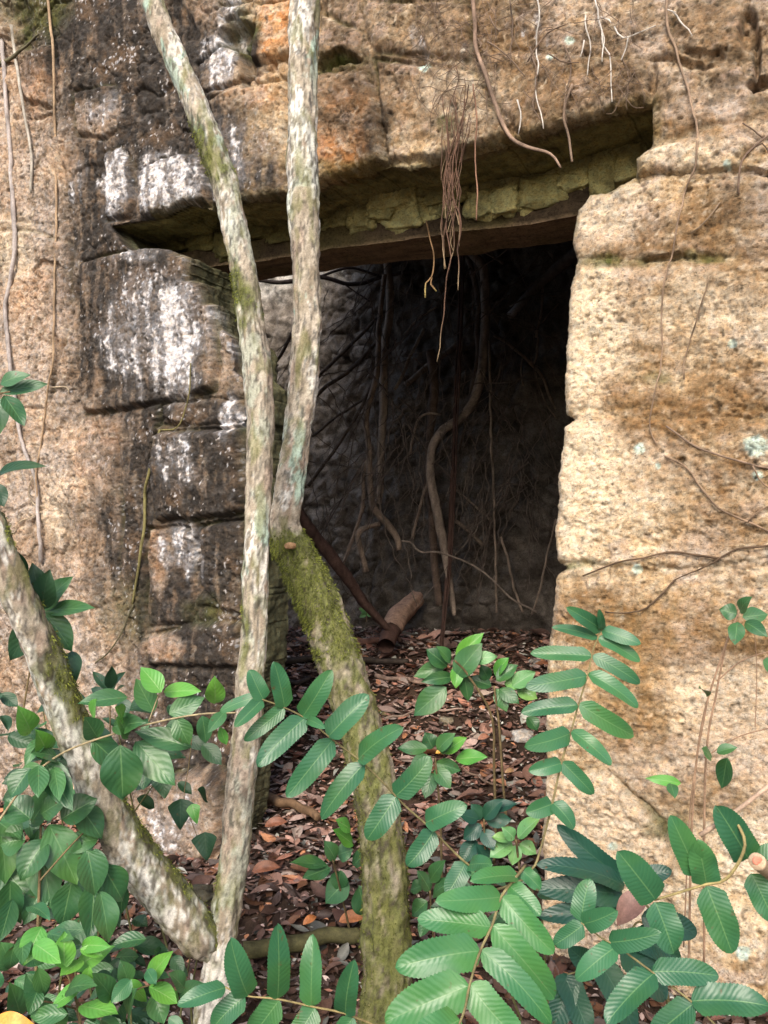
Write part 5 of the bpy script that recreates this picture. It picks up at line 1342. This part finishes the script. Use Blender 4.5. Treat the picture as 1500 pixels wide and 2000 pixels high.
M_SHADE = leaf_mat('undergrowth_leaf', (.012, .045, .024), (.028, .085, .04), 7, 1.1, .45, rib=(.05, .10, .05))  # darker copy of the broad leaf with the shrubs' shade painted in
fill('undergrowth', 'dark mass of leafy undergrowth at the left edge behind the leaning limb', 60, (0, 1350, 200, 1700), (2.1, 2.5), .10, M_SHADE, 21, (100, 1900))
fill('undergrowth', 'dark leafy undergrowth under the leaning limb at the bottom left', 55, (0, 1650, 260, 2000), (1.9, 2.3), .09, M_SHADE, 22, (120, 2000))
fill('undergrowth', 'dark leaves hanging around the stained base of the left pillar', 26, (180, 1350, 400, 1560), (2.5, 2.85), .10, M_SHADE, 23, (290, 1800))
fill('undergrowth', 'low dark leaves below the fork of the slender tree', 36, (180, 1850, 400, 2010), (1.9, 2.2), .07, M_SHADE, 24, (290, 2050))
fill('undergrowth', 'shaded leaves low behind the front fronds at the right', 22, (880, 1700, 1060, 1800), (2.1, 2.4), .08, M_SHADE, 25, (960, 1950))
hv = [((352, 1560), (352, 1622), 42, M_SHADE), ((400, 1625), (405, 1680), 42, M_SHADE), ((318, 1515), (322, 1560), 38, M_SHADE), ((375, 1570), (385, 1610), 22, M_BRIGHT)]
leafy('heart_leaf_vine', 'thin vine with dark heart shaped leaves hanging before the pillar base', 'vine', (376, 1430), 2.4, [([(376, 1430), (368, 1500), (360, 1560), (380, 1620), (395, 1660)], 2)], hv, 2.4, M_SHADE, None, shape='heart', seed=14, spread=.01)
leafy('leafy_sprig', 'green leaves poking in at the left edge at mid height', 'leaves', (-30, 780), 1.6, [([(-60, 800), (-10, 772), (20, 765)], 4)], [((0, 765), (93, 750), 28), ((0, 750), (60, 732), 26), ((8, 772), (48, 832), 34), ((-10, 775), (0, 848), 34)], 1.6, M_BROAD, None, seed=15)
leafy('leafy_sprig', 'single dark leaf and a leaf edge at the left below the mid height sprig', 'leaves', (-30, 940), 1.7, [([(-60, 950), (-20, 935), (0, 926)], 4)], [((-5, 930), (92, 911), 22, M_SHADE), ((-15, 945), (8, 990), 30, M_SHADE)], 1.7, M_BROAD, None, seed=16)
leafy('leafy_sprig', 'rosette of dark toothed leaves beside the leaning limb at the left edge', 'leaves', (60, 1420), 1.9, [([(40, 1420), (60, 1300), (80, 1195)], 4)],
      [((84, 1190), (142, 1126), 38, M_BROAD), ((82, 1190), (97, 1112), 42, M_SHADE), ((80, 1185), (62, 1098), 40, M_SHADE), ((86, 1194), (188, 1188), 29, M_BROAD), ((86, 1198), (140, 1272), 42, M_BROAD), ((140, 1272), (140, 1346), 36, M_SHADE), ((78, 1200), (20, 1290), 42, M_SHADE), ((75, 1190), (30, 1130), 36, M_SHADE), ((40, 1130), (32, 1075), 26, M_SHADE)], 1.9, M_BROAD, None, seed=17)
leafy('leafy_sprig', 'tuft of small blue green leaves at the foot of the dark pillar', 'leaves', (220, 1440), 2.3, [([(215, 1440), (215, 1380), (215, 1330)], 3)],
      [((213, 1350), (180, 1310), 18, M_SHADE), ((215, 1345), (218, 1300), 20, M_SHADE), ((218, 1350), (245, 1312), 18, M_SHADE), ((210, 1360), (178, 1345), 16, M_SHADE), ((220, 1360), (245, 1340), 16, M_SHADE)], 2.3, M_SHADE, None, seed=18)
leafy('wispy_plant', 'wispy plant with thin stems and few small leaves before the right wall', 'plant', (1400, 1950), 2.2, [([(1345, 1900), (1352, 1600), (1370, 1420), (1410, 1280), (1445, 1190)], 5), ([(1375, 1900), (1378, 1500), (1400, 1350), (1420, 1250)], 5), ([(1335, 1850), (1350, 1560), (1380, 1380)], 3), ([(1400, 1330), (1450, 1290), (1510, 1270)], 3), ([(1375, 1480), (1440, 1440), (1510, 1420)], 3), ([(1475, 1420), (1478, 1300), (1470, 1200)], 2)],
      [((1440, 1200), (1405, 1190), 28), ((1445, 1195), (1470, 1165), 22), ((1450, 1205), (1500, 1200), 28), ((1440, 1215), (1435, 1260), 26), ((1455, 1215), (1500, 1245), 24), ((1380, 1360), (1365, 1345), 18), ((1420, 1480), (1410, 1540), 30), ((1400, 1470), (1440, 1460), 20), ((1390, 1480), (1370, 1462), 22), ((1330, 1530), (1260, 1520), 18, M_BRIGHT), ((1310, 1530), (1318, 1560), 18), ((1490, 1290), (1515, 1310), 26)], 2.2, M_BROAD, None, seed=19, stemc=(.26, .17, .11))

# a few fallen leaves that stand out
def fallen(label, px, py, ang, L, col, k, group='bright fallen leaves on the floor', lift=.035):
    Y = gY(px, py) - .05
    c = at(px, py, Y); d = np.array([math.cos(ang), math.sin(ang) * .7, .12]); d /= np.linalg.norm(d)
    V, Fc, uv = leaf_geo(c - d * L / 2 + np.array([0, 0, lift]), c + d * L / 2 + np.array([0, 0, lift]), L * .45, 'ellipse', 0, .3, .6, .2, seed=k, face=.4)
    o = obj('fallen_leaf', V, Fc, M_LITTER, None, col=np.broadcast_to(np.array(col), V.shape) * (1 + .4 * fbm(V[:, 0] * 40, V[:, 1] * 40, V[:, 2] * 40, 2, k))[:, None])
    tag(o, label, 'dead leaf', group)
for k, (lab, px, py, an, L, c) in enumerate([
        ('large orange curled leaf on the floor left of the mossy trunk base', 690, 1815, .1, .10, (.48, .19, .08)), ('orange brown leaf beside the large curled one', 605, 1818, .9, .06, (.45, .17, .06)),
        ('yellow orange leaf under the low sapling', 862, 1483, .3, .06, (.62, .33, .06)), ('pinkish brown leaf on the floor right of the low sapling', 945, 1455, .6, .07, (.42, .20, .13)), ('tan leaf on the dark floor near the right jamb', 995, 1522, .5, .05, (.50, .30, .15)),
        ('rust leaf on the dark floor left of the dark sapling', 618, 1735, -.9, .06, (.42, .15, .05)), ('red brown leaf lying by the plank on the dark floor', 540, 1625, .2, .10, (.24, .10, .06)), ('rust leaf at the left edge under the dark shrub', 75, 1790, -.3, .09, (.40, .16, .06)),
        ('red brown leaf at the bottom of the dark floor', 520, 1715, .1, .11, (.22, .09, .05)), ('pale pink leaf low behind the front fronds', 855, 1650, 1.3, .06, (.45, .24, .16)), ('rust leaf at the back of the floor near the hollow log', 770, 1225, .5, .07, (.34, .13, .07))]):
    fallen(lab, px, py, an, L, c, 600 + k)
e_ = at(1237, 1772, 1.73)
V, Fc, uv = leaf_geo(e_ + np.array([.03, 0, .03]), e_ + np.array([-.035, 0, -.04]), .055, 'ellipse', 0, .3, .4, .2, seed=3)
o = obj('dead_leaf', V, Fc, M_LITTER, None, col=np.tile(np.array([.27, .15, .12]), (len(V), 1)))
tag(o, 'dull pink dead leaf caught among the dark fronds at the right', 'dead leaf')
P_ = at(30, 2005, 1.3)
V, Fc, uv = leaf_geo(P_ + np.array([-.05, 0, -.01]), P_ + np.array([.035, 0, .0]), .045, 'ellipse', 0, .3, .2, 0, seed=5)
o = obj('orange_leaf', V, Fc, M_LITTER, None, col=np.tile(np.array([.75, .30, .05]), (len(V), 1)))
tag(o, 'bright orange leaf poking in at the bottom left corner', 'leaf')
